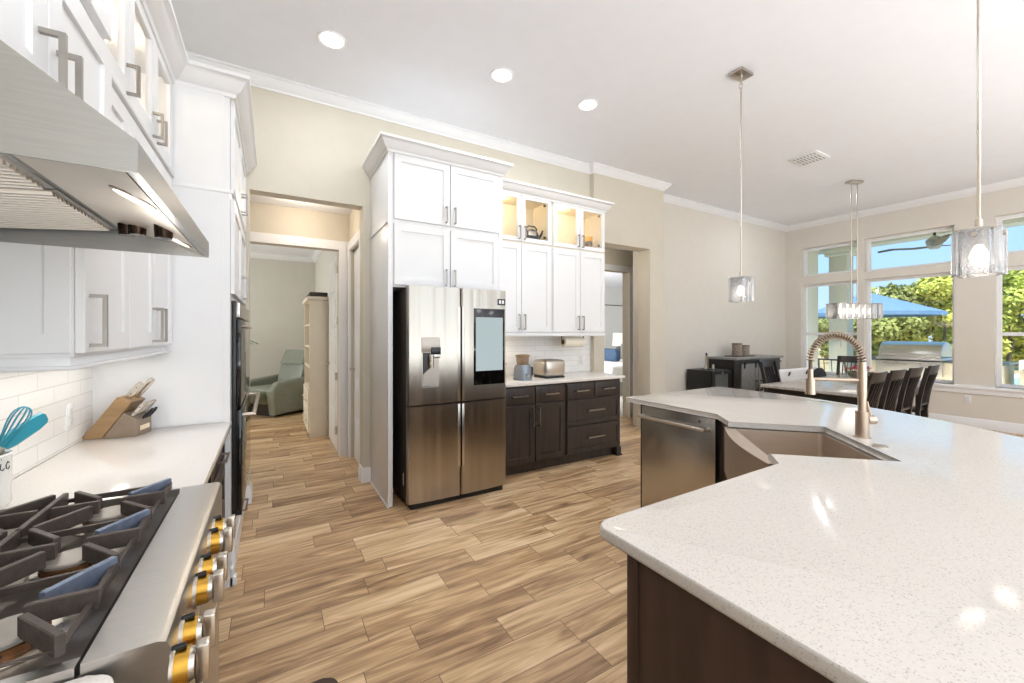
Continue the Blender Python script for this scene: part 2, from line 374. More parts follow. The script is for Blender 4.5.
# crown mouldings (travel so that the room lies on the left)
molding('trim_1', [(8.93, -5.2), (8.93, 4.22), (4.85, 4.22), (4.85, 3.90), (3.52, 3.90), (3.52, 3.97), (-.75, 3.97), (-.75, -5.2)], CROWN, M_trim, 3.44)
bpy.data.objects['trim_1']['kind'] = 'structure'
for i, (pth) in enumerate(([(8.93, -5.2), (8.93, 4.22), (4.85, 4.22), (4.85, 3.90), (4.56, 3.90)], [(.80, 3.97), (.73, 3.97), (.73, 4.11)], [(-.16, 4.11), (-.16, 3.97), (-.20, 3.97)])):
    struct(molding('baseboard_%s' % ('dining', 'opening', 'jamb')[i], pth, BASEB, M_trim, 0))
# windows
for k, (y0, y1, z0, z1) in enumerate(WIN):
    s = MB(FNX(WX+.12, 0, 0)); f = .045
    a0, a1 = -y1, -y0
    s2 = MB(FNX(WX+.12, 0, 0))
    def rect(s, a0, a1, b0, b1, w_, c0, c1):
        O = [(a0, b0), (a1, b0), (a1, b1), (a0, b1)]; In = [(a0+w_, b0+w_), (a1-w_, b0+w_), (a1-w_, b1-w_), (a0+w_, b1-w_)]
        v = [[s.v((*p, c)) for p in q] for q in (O, In) for c in (c0, c1)]
        for i in range(4):
            j = (i+1) % 4
            s.f([v[0][i], v[0][j], v[1][j], v[1][i]]); s.f([v[2][i], v[2][j], v[3][j], v[3][i]])
            s.f([v[0][i], v[0][j], v[2][j], v[2][i]]); s.f([v[1][i], v[1][j], v[3][j], v[3][i]])
    rect(s, a0, a1, z0, z1, f, -.05, .0)
    wo = struct(s.build('window_%d' % (k+1), M_trim))
    if k in (1, 5):
        s3 = MB(FNX(WX+.12, 0, 0)); s3.box(a0+.04, a1-.04, 1.36, 1.41, -.04, .005); s3.build('mid_rail', M_trim, wo)
    g = MB(FNX(WX+.145, 0, 0)); g.box(a0+.03, a1-.03, z0+.03, z1-.03, 0, .005); g.build('pane', M_glass, wo)
s = MB(FNX(WX, 0, 0)); s.box(-4.05, -.4, .575, .62, -.12, .045, .006); o = struct(s.build('trim_2', M_trim))
s = MB(FNX(WX, 0, 0)); s.box(-4.0, -.45, .50, .575, 0, .018, .004); o = struct(s.build('trim_3', M_trim))
# living-room window behind the camera
s = MB(); 
for x in (.2, 2.5, 4.85, 7.14): s.box(x, x+.06, -5.28, -5.22, .5, 3.0)
o = struct(s.build('window_7', M_trim))
# ---- hall and study behind the left opening
wall('wall_hall_right', FNX(.76, 0, 0), -5.09, -4.11, 0, 2.75, .12, M_wall, [(-4.82, -4.22, 0, 2.33)])
wall('wall_hall_back', FY(0, 4.95, 0), -3.1, .88, 0, 2.95, .14, M_wall, [(-.42, .655, 0, 2.345)])
wall('wall_hall_left', FX(-1.3, 0, 0), 4.11, 5.09, 0, 2.75, .12, M_wall)
slab('ceiling_hall', -1.42, .88, 4.11, 4.95, 2.75, 2.85, M_ceil)
wall('wall_study_right', FNX(.77, 0, 0), -9.3, -5.09, 0, 2.95, .1, M_sage)
wall('wall_study_back', FY(0, 9.3, 0), -3.0, .9, 0, 2.95, .1, M_sage)
wall('wall_study_left', FX(-3.0, 0, 0), 5.09, 9.4, 0, 2.95, .1, M_sage)
slab('ceiling_study', -3.1, .9, 5.09, 9.4, 2.95, 3.05, M_ceil)
struct(molding('trim_4', [(.77, 5.09), (.77, 9.3), (-3.0, 9.3)], CROWN, M_trim, 2.855))
struct(molding('baseboard_study', [(.77, 5.09), (.77, 9.3), (-3.0, 9.3)], BASEB, M_trim, 0))
def casing(name, M, a0, a1, h, w_=.09, t=.02):
    s = MB(M)
    P = [(a0-w_, 0), (a0-w_, h+w_), (a1+w_, h+w_), (a1+w_, 0), (a1, 0), (a1, h), (a0, h), (a0, 0)]
    s.prism([(a, b, 0.0) for a, b in P], (0, 0, t), .004, 2)
    return struct(s.build(name, M_trim))
casing('trim_5', FY(0, 4.95, 0), -.42, .655, 2.345, .095, .022)
casing('trim_6', FNX(.76, 0, 0), -4.82, -4.22, 2.33, .09, .022)
def panel_door(name, M, a0, a1, h, m, n=5, t=.035):
    s = MB(M); s.box(a0, a1, .01, h, -t, 0, .003)
    o = struct(s.build(name, m))
    ph = (h-.12-.1*n)/n
    for i in range(n):
        b0 = .14+i*(ph+.1)
        s = MB(M); s.box(a0+.11, a1-.11, b0, b0+ph, -t-.006, .007, .006); p = s.build('door_panel', m, o)
    return o
d1 = panel_door('door_1', FNX(.655, 0, 0), -5.92, -5.12, 2.32, M_white)
s = MB(); s.cyl((.655, 5.85, 1.0), (.61, 5.85, 1.0), .012); s.tube([(.615, 5.85, 1.0), (.61, 5.80, 1.0), (.61, 5.74, 1.0)], .009, 8); s.build('door_handle', M_nickel, d1)
for z in (.22, .85, 1.5, 2.1):
    MB().box(.628, .656, 5.095, 5.118, z, z+.09).build('door_hinge', M_nickel, d1)
d2 = panel_door('door_2', FNX(.79, 0, 0), -4.80, -4.24, 2.31, M_white)
MB().cyl((.79, 4.75, 1.0), (.735, 4.75, 1.0), .011).build('door_handle', M_nickel, d2)
# ---- bedroom hall behind the right opening
wall('wall_bedhall_back', FY(0, 4.80, 0), 3.0, 6.6, 0, 2.9, .14, M_wall, [(4.22, 5.10, 0, 2.41)])
wall('wall_bedhall_left', FX(3.1, 0, 0), 4.11, 4.80, 0, 2.75, .1, M_wall)
wall('wall_bedhall_right', FNX(6.5, 0, 0), -4.80, -4.36, 0, 2.75, .1, M_wall)
slab('ceiling_bedhall', 3.0, 6.6, 4.25, 4.80, 2.75, 2.85, M_ceil); slab('ceiling_bedhall', 3.0, 4.72, 4.11, 4.25, 2.75, 2.85, M_ceil)
casing('trim_7', FY(0, 4.80, 0), 4.22, 5.10, 2.41, .09, .022)
slab('floor_bedroom', 3.0, 10.6, 4.94, 9.8, 0, .004, mat('bedroom_carpet', (214, 208, 198), .95, var=.05, scale=80))
wall('wall_bedroom_back', FY(0, 9.7, 0), 3.0, 10.6, 0, 2.9, .1, M_bedwall)
wall('wall_bedroom_left', FX(3.1, 0, 0), 4.94, 9.7, 0, 2.9, .1, M_bedwall)
wall('wall_bedroom_right', FNX(10.3, 0, 0), -9.7, -4.94, 0, 2.9, .3, M_bedwall)
slab('ceiling_bedroom', 3.0, 10.6, 4.94, 9.8, 2.9, 3.0, M_ceil)
M_stucco = mat('patio_stucco', (200, 205, 196), .9, var=.05, scale=30, bump=.2)
slab('wall_exterior', 9.15, 10.6, 4.34, 4.94, -.1, 3.7, M_stucco)
s = MB(FY(5.27, 4.80, 1.15)); s.box(-.036, .036, 0, .115, 0, .006, .003); sw = s.build('light_switch', M_white)
tag(base(sw), 'white light switch plate beside the bedroom door casing', 'switch')

# ================================================================== CABINET PIECES
def front_mesh(name, M, a0, a1, b0, b1, m, parent, t=.02, fw=.058, rec=.009, glazed=False, flat=False):
    """shaker front: one connected mesh. c = 0 is the carcass face, door stands out to +t"""
    s = MB(M)
    if flat:
        s.box(a0, a1, b0, b1, 0, t, .002); return s.build(name, m, parent)
    O = [(a0, b0), (a1, b0), (a1, b1), (a0, b1)]; In = [(a0+fw, b0+fw), (a1-fw, b0+fw), (a1-fw, b1-fw), (a0+fw, b1-fw)]
    e_ = .002
    O2 = [(a0+e_, b0+e_), (a1-e_, b0+e_), (a1-e_, b1-e_), (a0+e_, b1-e_)]
    back = [s.v((*p, 0.001)) for p in O]; side = [s.v((*p, t-e_)) for p in O]; fr = [s.v((*p, t)) for p in O2]; inn = [s.v((*p, t)) for p in In]
    dep = 0.001 if glazed else t-rec
    low = [s.v((*p, dep)) for p in In]
    for i in range(4):
        j = (i+1) % 4
        s.f([back[i], back[j], side[j], side[i]]); s.f([side[i], side[j], fr[j], fr[i]]); s.f([fr[i], fr[j], inn[j], inn[i]]); s.f([inn[i], inn[j], low[j], low[i]])
        if glazed: s.f([back[i], back[j], low[j], low[i]])
    if not glazed: s.f(low); s.f(back)
    o = s.build(name, m, parent)
    if glazed:
        g = MB(M); g.box(a0+fw-.004, a1-fw+.004, b0+fw-.004, b1-fw+.004, .006, .010); g.build('glass_pane', M_cabglass, o)
    return o
def pull(M, a, b, L, parent, vertical=True, c=.02, outd=.032, r=.005, m=None):
    s = MB(M)
    if vertical: P = [(a, b, c), (a, b, c+outd), (a, b+L, c+outd), (a, b+L, c)]
    else: P = [(a, b, c), (a, b, c+outd), (a+L, b, c+outd), (a+L, b, c)]
    s.tube(P, r, sec=SQ, smooth=False, up=(0, 1, 0) if vertical else None)
    return s.build('handle', m or mat('pull_nickel', (158, 153, 147), .32, 1, var=.03), parent)
def open_box(s, x0, x1, y0, y1, z0, z1, t=.018, side='y-'):
    """carcass with an open front, one connected mesh"""
    if side == 'y-': pts = [(x0, y0), (x0, y1), (x1, y1), (x1, y0), (x1-t, y0), (x1-t, y1-t), (x0+t, y1-t), (x0+t, y0)]
    else: pts = [(x1, y0), (x0, y0), (x0, y1), (x1, y1), (x1, y1-t), (x0+t, y1-t), (x0+t, y0+t), (x1, y0+t)]
    s.prism([(p[0], p[1], z0) for p in pts], (0, 0, z1-z0))
    if side == 'y-':
        s.box(x0+t, x1-t, y0, y1-t, z0, z0+t); s.box(x0+t, x1-t, y0, y1-t, z1-t, z1)
    else:
        s.box(x0+t, x1, y0+t, y1-t, z0, z0+t); s.box(x0+t, x1, y0+t, y1-t, z1-t, z1)
    return s

# ---------------- left wall: backsplash, counters, range, hood, uppers, ovens
LW = -.75
s = MB(); s.box(LW, LW+.008, -1.5, 2.71, .914, 1.64); struct(s.build('wall_backsplash', M_tile))
def base_left(y0, y1, label, n=2):
    t = thing('base_cabinet', label, 'cabinet', ((LW-.22)/2, (y0+y1)/2, 0))
    s = MB(); s.box(LW+.01, -.24, y0, y1, .10, .884); s.box(LW+.01, -.31, y0, y1, 0, .10); s.build('body', M_dwood, t)
    wd = (y1-y0-.02)/n
    for i in range(n):
        a0 = y0+.01+i*wd; M = FX(-.24, 0, 0)
        d = front_mesh('drawer', M, a0+.003, a0+wd-.003, .70, .872, M_dwood, t, fw=.04); pull(M, a0+wd/2-.08, .79, .16, d, False)
        d = front_mesh('door', M, a0+.003, a0+wd-.003, .115, .692, M_dwood, t); pull(M, a0+(wd-.04 if i == 0 else .04), .50, .16, d)
    return t
base_left(1.58, 2.705, 'dark stained base cabinet between range and tall white oven cabinet')
base_left(-.6, .80, 'dark stained base cabinet on the near side of the range')
def rounded(pts, rad, seg=6):
    out = []; n = len(pts)
    for i, p in enumerate(pts):
        r = rad[i] if isinstance(rad, (list, tuple)) else rad
        p = Vector(p); a = (Vector(pts[i-1])-p); b = (Vector(pts[(i+1) % n])-p)
        if r <= 0: out.append(tuple(p)); continue
        a.normalize(); b.normalize(); ang = math.acos(max(-1, min(1, a.dot(b)))); d = r/math.tan(ang/2)
        p0 = p+a*d; p1 = p+b*d; c = p+(a+b).normalized()*(r/math.sin(ang/2))
        v0 = p0-c; v1 = p1-c; A0 = math.atan2(v0.y, v0.x); A1 = math.atan2(v1.y, v1.x); dA = (A1-A0+math.pi) % (2*math.pi)-math.pi
        for k in range(seg+1):
            A = A0+dA*k/seg; out.append((c.x+r*math.cos(A), c.y+r*math.sin(A)))
    return out
def countertop(name, pts, label, m=None, z=.884, t=.03, bev=.005):
    s = MB(); s.prism([(x, y, z) for x, y in pts], (0, 0, t), bev, 3)
    o = s.build(name, m or M_quartz2); return tag(base(o), label, 'countertop')
countertop('countertop', [(LW+.008, 1.578), (-.19, 1.578), (-.19, 2.708), (LW+.008, 2.708)], 'white quartz countertop between range and tall oven cabinet, under knife block')
countertop('countertop', rounded([(LW+.008, -.6), (-.19, -.6), (-.19, .802), (LW+.008, .802)], [0, 0, .035, 0]), 'white quartz counter corner on the near side of the range')
# outlet on backsplash
def outlet(M, label):
    s = MB(M); s.box(-.036, .036, -.058, .058, 0, .005, .002); o = s.build('wall_outlet', M_white); base(o)
    for b in (-.022, .022):
        q = MB(M); q.box(-.017, .017, b-.014, b+.014, .004, .007, .002); q.build('socket', mat('outlet_socket', (218, 216, 212), .4), o)
    return tag(o, label, 'outlet')
outlet(FX(LW+.008, 2.44, 1.045), 'white outlet on tiled backsplash left of the knife block')

# ---- gas range
RY0, RY1 = .806, 1.574
rg = thing('gas_range', 'stainless steel gas range with black iron grates and brass knobs', 'range', (-.45, 1.19, 0))
s = MB(); s.box(LW+.012, -.165, RY0+.002, RY1-.002, .08, .905); s.build('body', M_steelh, rg)
# bullnose front with control panel
s = MB(); P = [(-.234, .905), (-.234, .930), (-.150, .930), (-.140, .926), (-.136, .918), (-.136, .80), (-.165, .79), (-.165, .905)]
s.prism([(x, RY0, z) for x, z in P], (0, RY1-RY0, 0)); s.build('control_panel', M_steelh, rg)
s = MB(); s.prism([(-.240, RY0, .9), (-.240, RY0, .928), (LW+.012, RY0, .928), (LW+.012, RY0, .9)], (0, .022, 0)); s.build('side_rim', M_steelh, rg)
s = MB(); s.prism([(-.240, RY1-.012, .9), (-.240, RY1-.012, .93), (LW+.012, RY1-.012, .93), (LW+.012, RY1-.012, .9)], (0, .012, 0)); s.build('side_rim', M_steelh, rg)
s = MB(); s.box(-.248, -.234, RY0+.02, RY1-.012, .895, .912); s.build('front_gap', M_black, rg)
s = MB(); s.box(LW+.012, -.236, RY0+.02, RY1-.012, .898, .908); s.build('cooktop_pan', mat('cooktop_steel', (150, 142, 134), .32, .9, var=.1, scale=12), rg)
s = MB(); s.box(-.165, -.142, RY0+.02, RY1-.02, .22, .76, .008, 3); dr = s.build('oven_door', M_steelh, rg)
s = MB(); s.tube([(-.142, RY0+.06, .70), (-.122, RY0+.06, .70), (-.122, RY1-.06, .70), (-.142, RY1-.06, .70)], .007, 10); s.build('handle', M_nickel, dr)
s = MB(); s.box(LW+.05, -.19, RY0+.01, RY1-.01, 0, .08); s.build('toe_kick', M_black, rg)
# knobs
for y in (.825, .905, 1.05, 1.13, 1.27, 1.35):
    z = .868
    s = MB(); s.cyl((-.136, y, z), (-.131, y, z), .033, .033); k = s.build('knob', M_nickel, rg)
    s = MB(); s.cyl((-.131, y, z), (-.113, y, z), .028, .027, 28); s.build('knob_ring', M_brass, k)
    s = MB(); s.cyl((-.113, y, z), (-.106, y, z), .025, .022, 28); s.build('knob_collar', M_nickel, k)
    s = MB(); s.box(-.106, -.087, y-.011, y+.011, z-.03, z+.03, .003, 2); s.build('knob_grip', M_nickel, k)
    s = MB(); s.cyl((-.136, y, z+.03), (-.118, y, z+.033), .006, .005, 10); s.build('knob_pointer', M_black, k)
# burners and grates
def burner(x, y, r):
    s = MB(); s.lathe([(r*1.5, .908), (r*1.5, .911), (r*1.32, .913), (r*1.32, .917), (.0, .917)], (x, y, 0)); b = s.build('burner', M_nickel, rg)
    s = MB(); s.lathe([(r*1.05, .917), (r*1.05, .927), (r*.95, .929), (0, .929)], (x, y, 0), 36); s.build('burner_head', M_bronze, b)
    s = MB(); s.lathe([(r*.98, .929), (r*.98, .934), (r*.9, .937), (0, .937)], (x, y, 0), 36); s.build('burner_cap', mat('burner_cap_grey', (158, 150, 142), .4, .5, var=.08, scale=30), b)
    for k in range(10):
        a = k*2*math.pi/10
        q = MB(); q.cyl((x+math.cos(a)*r*1.0, y+math.sin(a)*r*1.0, .922), (x+math.cos(a)*r*1.065, y+math.sin(a)*r*1.065, .922), .0025, n=8); q.build('flame_port', M_black, b)
bx0, bx1 = -.36, -.60
BY = (.945, 1.19, 1.435)
for y in BY:
    burner(bx0, y, .048 if y != 1.19 else .042); burner(bx1, y, .04)
GZ0, GZ1 = .935, .968
gw = (RY1-RY0-.034)/3
M_blue = mat('bluish_iron', (112, 122, 142), .42, .4, var=.2, scale=50)  # bluish iron tone for a diagonal front bar of each grate
for k in range(3):
    y0 = RY0+.022+k*gw+.004; y1 = y0+gw-.008; x0, x1 = LW+.06, -.262; yc = (y0+y1)/2
    g = MB(); g.tube([(x0, y0, .945), (x1, y0, .945), (x1, y1, .945), (x0, y1, .945)], .006, sec=[(-.8, -1.6), (.8, -1.6), (.8, 1.6), (-.8, 1.6)], closed=True, smooth=False)
    g = g.build('grate', M_iron, rg)
    def bar(p0, p1, m=M_iron, hgt=.034, zt=GZ1):
        (xa, ya), (xb, yb) = p0, p1
        d = Vector((xb-xa, yb-ya)).normalized(); n = Vector((-d.y, d.x))*.0058; w_ = d*.012
        q = MB(); q.prism([(xa, ya, zt-hgt), (xb, yb, zt-hgt), (xb, yb, zt-.004), (xb-w_.x*.2, yb-w_.y*.2, zt), (xa+w_.x*.2, ya+w_.y*.2, zt), (xa, ya, zt-.004)], (0, 0, 0.0001))
        q.bm.clear()
        a = [(xa-n.x, ya-n.y), (xb-n.x, yb-n.y), (xb+n.x, yb+n.y), (xa+n.x, ya+n.y)]
        q.prism([(*p, zt-hgt) for p in a], (0, 0, hgt), .0016, 1)
        q.build('grate_bar', m, g)
    for xc in (bx0, bx1):
        r0, r1 = .022, .108
        for (dx, dy) in ((1, 0), (-1, 0)):
            bar((xc+dx*r0, yc), (xc+dx*min(r1, .11), yc))
        for (sx, sy) in ((1, 1), (1, -1), (-1, 1), (-1, -1)):
            ex = xc+sx*(.098); ey = (y1 if sy > 0 else y0)
            bar((xc+sx*.03, yc+sy*.03), (ex, ey), M_blue if (sx, sy) == (1, 1) and xc == bx0 else M_iron)
    xm = (bx0+bx1)/2
    bar((xm, y0), (xm, y1))
    bar((x0+.01, y0), (x0+.01, y1))
# ---- hood
hd = thing('range_hood', 'stainless steel under-cabinet range hood with slatted baffle filters', 'range hood', (-.45, 1.155, 1.63))
HY0, HY1 = .775, 1.537
s = MB(); P = [(LW+.002, 1.655), (LW+.002, 1.838), (-.385, 1.838), (-.166, 1.676), (-.166, 1.632), (-.178, 1.632), (-.255, 1.668), (-.36, 1.690)]
s.prism([(x, HY0+.004, z) for x, z in P], (0, HY1-HY0-.008, 0)); s.build('canopy', M_hood, hd)
for y in (HY0, HY1-.004):
    s = MB(); s.prism([(x, y, z) for x, z in ((LW+.002, 1.630), (LW+.002, 1.838), (-.385, 1.838), (-.166, 1.676), (-.166, 1.630))], (0, .004, 0)); s.build('canopy_side', M_hood, hd)
s = MB(); s.box(LW+.002, LW+.02, HY0+.005, HY1-.005, 1.630, 1.655); s.build('back_rim', M_hood, hd)
def tilt(p0, p1, y):     # local frame on the tilted underside: a along +Y, b along the slope, c downwards-out
    x0, z0 = p0; x1, z1 = p1; d = Vector((x1-x0, 0, z1-z0)).normalized(); n = Vector((0, 1, 0)).cross(d)
    if n.z > 0: n = -n
    return Matrix(((0, d.x, n.x, x0), (1, 0, 0, y), (0, d.z, n.z, z0), (0, 0, 0, 1)))
s = MB(); s.prism([(x, HY0+.012, z) for x, z in ((-.182, 1.6332), (-.255, 1.6672), (-.359, 1.6885), (-.359, 1.6872), (-.255, 1.6658), (-.182, 1.6318))], (0, HY1-HY0-.024, 0)); s.build('underside_panel', mat('hood_steel_lit', (206, 198, 188), .42, .75, var=.04, scale=8), hd)  # lighter steel colour imitates the lamplight on the hood's underside
TM = tilt((-.36, 1.690), (-.73, 1.657), 0)
for k in range(2):
    y0 = HY0+.02+k*.365; y1 = y0+.355
    s = MB(TM); s.box(y0, y1, .01, .36, 0, .004); fl = s.build('baffle_filter', M_hood, hd)
    for j in range(17):
        b_ = y0+.008+j*.0202
        q = MB(TM); q.prism([(b_, .02, .004), (b_+.012, .02, .004), (b_+.010, .02, .012), (b_+.002, .02, .012)], (0, .33, 0)); q.build('baffle_slat', M_nickel, fl)
LM = tilt((-.178, 1.632), (-.255, 1.668), 0)
for y in (1.0, 1.40):
    s = MB(LM); s.M = LM @ Matrix.Translation((y, .045, 0)); s.lathe([(.036, 0), (.036, .004), (.030, .005), (.030, 0)], (0, 0, 0), 32); l = s.build('hood_light', M_nickel, hd)
    s = MB(); s.M = LM @ Matrix.Translation((y, .045, 0)); s.lathe([(.0295, 0), (.0295, .003), (0, .003)], (0, 0, 0), 32); s.build('light_lens', M_hoodglow, l)
for (x, y) in ((-.225, 1.27), (-.30, 1.40), (-.325, 1.42)):
    s = MB(); zz = 1.664 if x > -.26 else 1.69; s.cyl((x, y, zz), (x, y, zz-.036), .019, .017, 20); s.build('control_knob', mat('dark_chrome', (70, 60, 54), .15, 1), hd)
light('hood_lamp', 'POINT', (-.25, 1.2, 1.56), .9, (1, .96, .9), shadow_soft_size=.05)

# ---- cabinet above the hood
t = thing('hood_cabinet', 'white shaker wall cabinet mounted above the range hood', 'cabinet', (-.57, 1.155, 1.84))
s = MB(); s.box(LW, -.40, HY0, HY1, 1.84, 2.76); s.build('body', M_white, t)
M = FX(-.40, 0, 0); ym = (HY0+HY1)/2
for i, (a0, a1) in enumerate(((HY0+.012, ym-.003), (ym+.003, HY1-.012))):
    d = front_mesh('door', M, a0, a1, 1.855, 2.165, M_white, t); pull(M, (a1-.035 if i == 0 else a0+.035), 1.87, .105, d, c=.02)
    d = front_mesh('door', M, a0, a1, 2.205, 2.72, M_white, t)
# ---- uppers right of the hood
UX = -.463; UY0, UY1 = 1.55, 2.705
t = thing('wall_cabinet', 'white two-tier wall cabinet between range hood and tall oven cabinet', 'cabinet', (-.6, 2.12, 1.3))
s = MB(); s.box(LW, UX, UY0, UY1, 1.335, 2.20); s.build('body', M_white, t)
s = MB(); open_box(s, LW, UX, UY0, UY1, 2.20, 2.72, side='x+'); s.build('glass_body', M_white, t)
s = MB(); s.box(LW+.1, UX-.005, UY0-.003, UY1, 1.30, 1.335, .004); s.box(LW+.1, UX+.012, UY0-.012, UY1, 1.30, 1.312, .004); s.build('light_rail', M_white, t)
s = MB(); s.box(UX-.01, UX+.03, UY0+.0, UY1, 2.205, 2.232, .006, 2); s.build('mid_rail', M_white, t)
s = MB(FY(0, UY0, 0)); 
front_mesh('end_panel', FY(0, UY0, 0), LW+.01, UX-.002, 1.345, 2.19, M_white, t, t=.010, fw=.05, rec=.005)
M = FX(UX, 0, 0)
spans = [(UY0+.008, 1.965), (1.971, 2.33), (2.336, UY1-.01)]
for i, (a0, a1) in enumerate(spans):
    d = front_mesh('door', M, a0, a1, 1.345, 2.195, M_white, t); pull(M, (a0+.035, a1-.035, a0+.035)[i], 1.365, .14, d)
    d = front_mesh('glass_door', M, a0, a1, 2.24, 2.71, M_white, t, glazed=True); pull(M, (a0+.27, a1-.035, a0+.035)[i] if i else a1-.035, 2.25, .1, d)
light('cabinet_puck_lamp', 'POINT', (-.60, 1.75, 2.66), 2.2, (1, .85, .65), shadow_soft_size=.03)
light('cabinet_puck_lamp', 'POINT', (-.60, 2.35, 2.66), 2.2, (1, .85, .65), shadow_soft_size=.03)
light('undercabinet_lamp', 'AREA', (-.6, 2.1, 1.295), 1.8, (1, .95, .87), shape='RECTANGLE', size=.05, size_y=1.0)
# ---- tall oven cabinet
OX = -.20; OY0, OY1 = 2.71, 3.955
t = thing('oven_cabinet', 'tall white cabinet with built-in wall ovens beside the doorway', 'cabinet', (-.47, 3.33, 0))
s = MB(); s.box(LW, OX, OY0, OY1, .0, 2.72); s.build('body', M_white, t)
s = MB(FY(0, OY0, 0)); s.box(LW+.0, OX-.028, .92, 2.168, 0, .006); s.build('side_panel', M_white, t)
s = MB(FY(0, OY0, 0)); s.box(LW+.0, OX-.028, 2.185, 2.72, 0, .006); s.build('side_panel', M_white, t)
s = MB(FY(0, OY0, 0)); s.box(LW+.0, OX+.02, 2.166, 2.186, 0, .012, .004); s.build('side_rail', M_white, t)
M = FX(OX, 0, 0); oym = (OY0+OY1)/2
for i, (a0, a1) in enumerate(((OY0+.04, oym-.003), (oym+.003, OY1-.03))):
    d = front_mesh('door', M, a0, a1, 2.20, 2.70, M_white, t); pull(M, a1-.035 if i == 0 else a0+.035, 2.22, .12, d)
    d = front_mesh('door', M, a0, a1, 1.62, 2.15, M_white, t); pull(M, a1-.035 if i == 0 else a0+.035, 1.64, .14, d)
d = front_mesh('drawer', M, OY0+.04, OY1-.03, .12, .32, M_white, t); pull(M, oym-.1, .22, .2, d, False)
s = MB(M); s.box(OY0, OY1, 0, .1, 0, .015, .003); s.box(OY0, OY0+.05, 0, .05, 0, .03, .003); s.build('plinth', M_white, t)
ov = t
s = MB(M); s.box(OY0+.10, OY1-.06, .335, 1.585, 0, .022, .003); s.build('oven_frame', M_black, t)
s = MB(M); s.box(OY0+.11, OY1-.07, .97, 1.48, .02, .045, .004); od = s.build('oven_door', M_blackgl, t)
s = MB(M); s.tube([(OY0+.2, 1.44, .045), (OY0+.2, 1.44, .06), (OY1-.16, 1.44, .06), (OY1-.16, 1.44, .045)], .006, 8); s.build('handle', M_nickel, od)
s = MB(M); s.box(OY0+.11, OY1-.07, 1.49, 1.575, .02, .04, .003); s.build('oven_controls', M_steelh, t)
s = MB(M); s.box(OY0+.11, OY1-.07, .345, .955, .02, .05, .004); od = s.build('oven_door', M_blackgl, t)
s = MB(M); s.tube([(OY0+.17, .915, .05), (OY0+.17, .915, .105), (OY1-.13, .915, .105), (OY1-.13, .915, .05)], .013, 12); s.build('handle', M_nickel, od)
o = molding('trim_8', [(OX+.02, OY1+.0), (OX+.02, OY0-.0), (UX+.02, OY0), (UX+.02, HY1), (-.38, HY1), (-.38, HY0-.02), (LW, HY0-.02)], CABCROWN, M_white, 2.695)
struct(o)

# ================================================================== WALL OF THE REFRIGERATOR
PY = 3.97
t = thing('fridge_cabinet', 'tall white cabinet surround with crown enclosing the steel refrigerator', 'cabinet', (1.325, 3.63, 0))
s = MB(); s.box(.80, .838, 3.30, PY, 0, 2.86, .002); s.build('side_panel', M_white, t)
s = MB(); s.box(1.815, 1.85, 3.30, PY, 0, 2.86, .002); s.build('side_panel', M_white, t)
s = MB(); s.box(.838, 1.815, 3.31, PY, 1.775, 2.88); s.build('body', M_white, t)
s = MB(); s.box(.788, .80, 3.29, PY-.02, 0, .012, .003); s.box(.788, .806, 3.285, 3.30, 0, .012, .003); s.build('shoe_mold', M_white, t)
s = MB(); s.box(.79, .80, 3.29, PY, 2.285, 2.305, .004); s.build('side_rail', M_white, t)
M = FY(0, 3.31, 0)
for i, (a0, a1) in enumerate(((.848, 1.325), (1.333, 1.808))):
    d = front_mesh('door', M, a0, a1, 2.325, 2.855, M_white, t); pull(M, a1-.035 if i == 0 else a0+.035, 2.35, .13, d)
    d = front_mesh('door', M, a0, a1, 1.79, 2.29, M_white, t); pull(M, a1-.035 if i == 0 else a0+.035, 1.81, .13, d)
s = MB(); s.box(.80, 1.85, 3.30, PY, 2.86, 2.965); s.build('crown_core', M_white, t)
molding('crown', [(.80, PY), (.80, 3.30), (1.85, 3.30), (1.85, PY)][::-1], [(d, h) for d, h in CABCROWN], M_white, 2.858, t)
# ---- refrigerator
FX0, FX1, FYF = .915, 1.803, 3.125
f = thing('refrigerator', 'stainless four door refrigerator with water dispenser and touch screen', 'refrigerator', (1.36, 3.5, 0))
s = MB(); s.box(FX0+.005, FX1-.005, 3.20, 3.92, .03, 1.755, .006); s.build('body', mat('fridge_side', (64, 56, 50), .45, .3), f)
s = MB(); s.box(FX0+.03, FX1-.03, 3.16, 3.85, 0, .05); s.build('kick_plate', M_black, f)
def fdoor(x0, x1, z0, z1):
    s = MB(); n = 44; bow = .022; V = []
    xm = (FX0+FX1)/2
    def yf(x): return FYF+.018*abs((x-xm)/(FX1-xm))**2.2 + .0010*math.sin(x*61+1.3*math.sin(x*17)) + (.012 if min(x-x0, x1-x) < .001 else 0)
    pts = [(x0, 3.195)]+[(x0+(x1-x0)*k/n, yf(x0+(x1-x0)*k/n)) for k in range(n+1)]+[(x1, 3.195)]
    lo = [s.v((x, y, z0)) for x, y in pts]; hi = [s.v((x, y, z1)) for x, y in pts]
    m = len(pts); s.f(lo[::-1]); s.f(hi)
    for k in range(m): s.f([lo[k], lo[(k+1) % m], hi[(k+1) % m], hi[k]], 1 <= k < m-2)
    return s.build('door', M_fridge, f)
xm = (FX0+FX1)/2
ul = fdoor(FX0, xm-.004, .828, 1.775); ur = fdoor(xm+.004, FX1, .828, 1.775)
ll = fdoor(FX0, xm-.004, .05, .816); lr = fdoor(xm+.004, FX1, .05, .816)
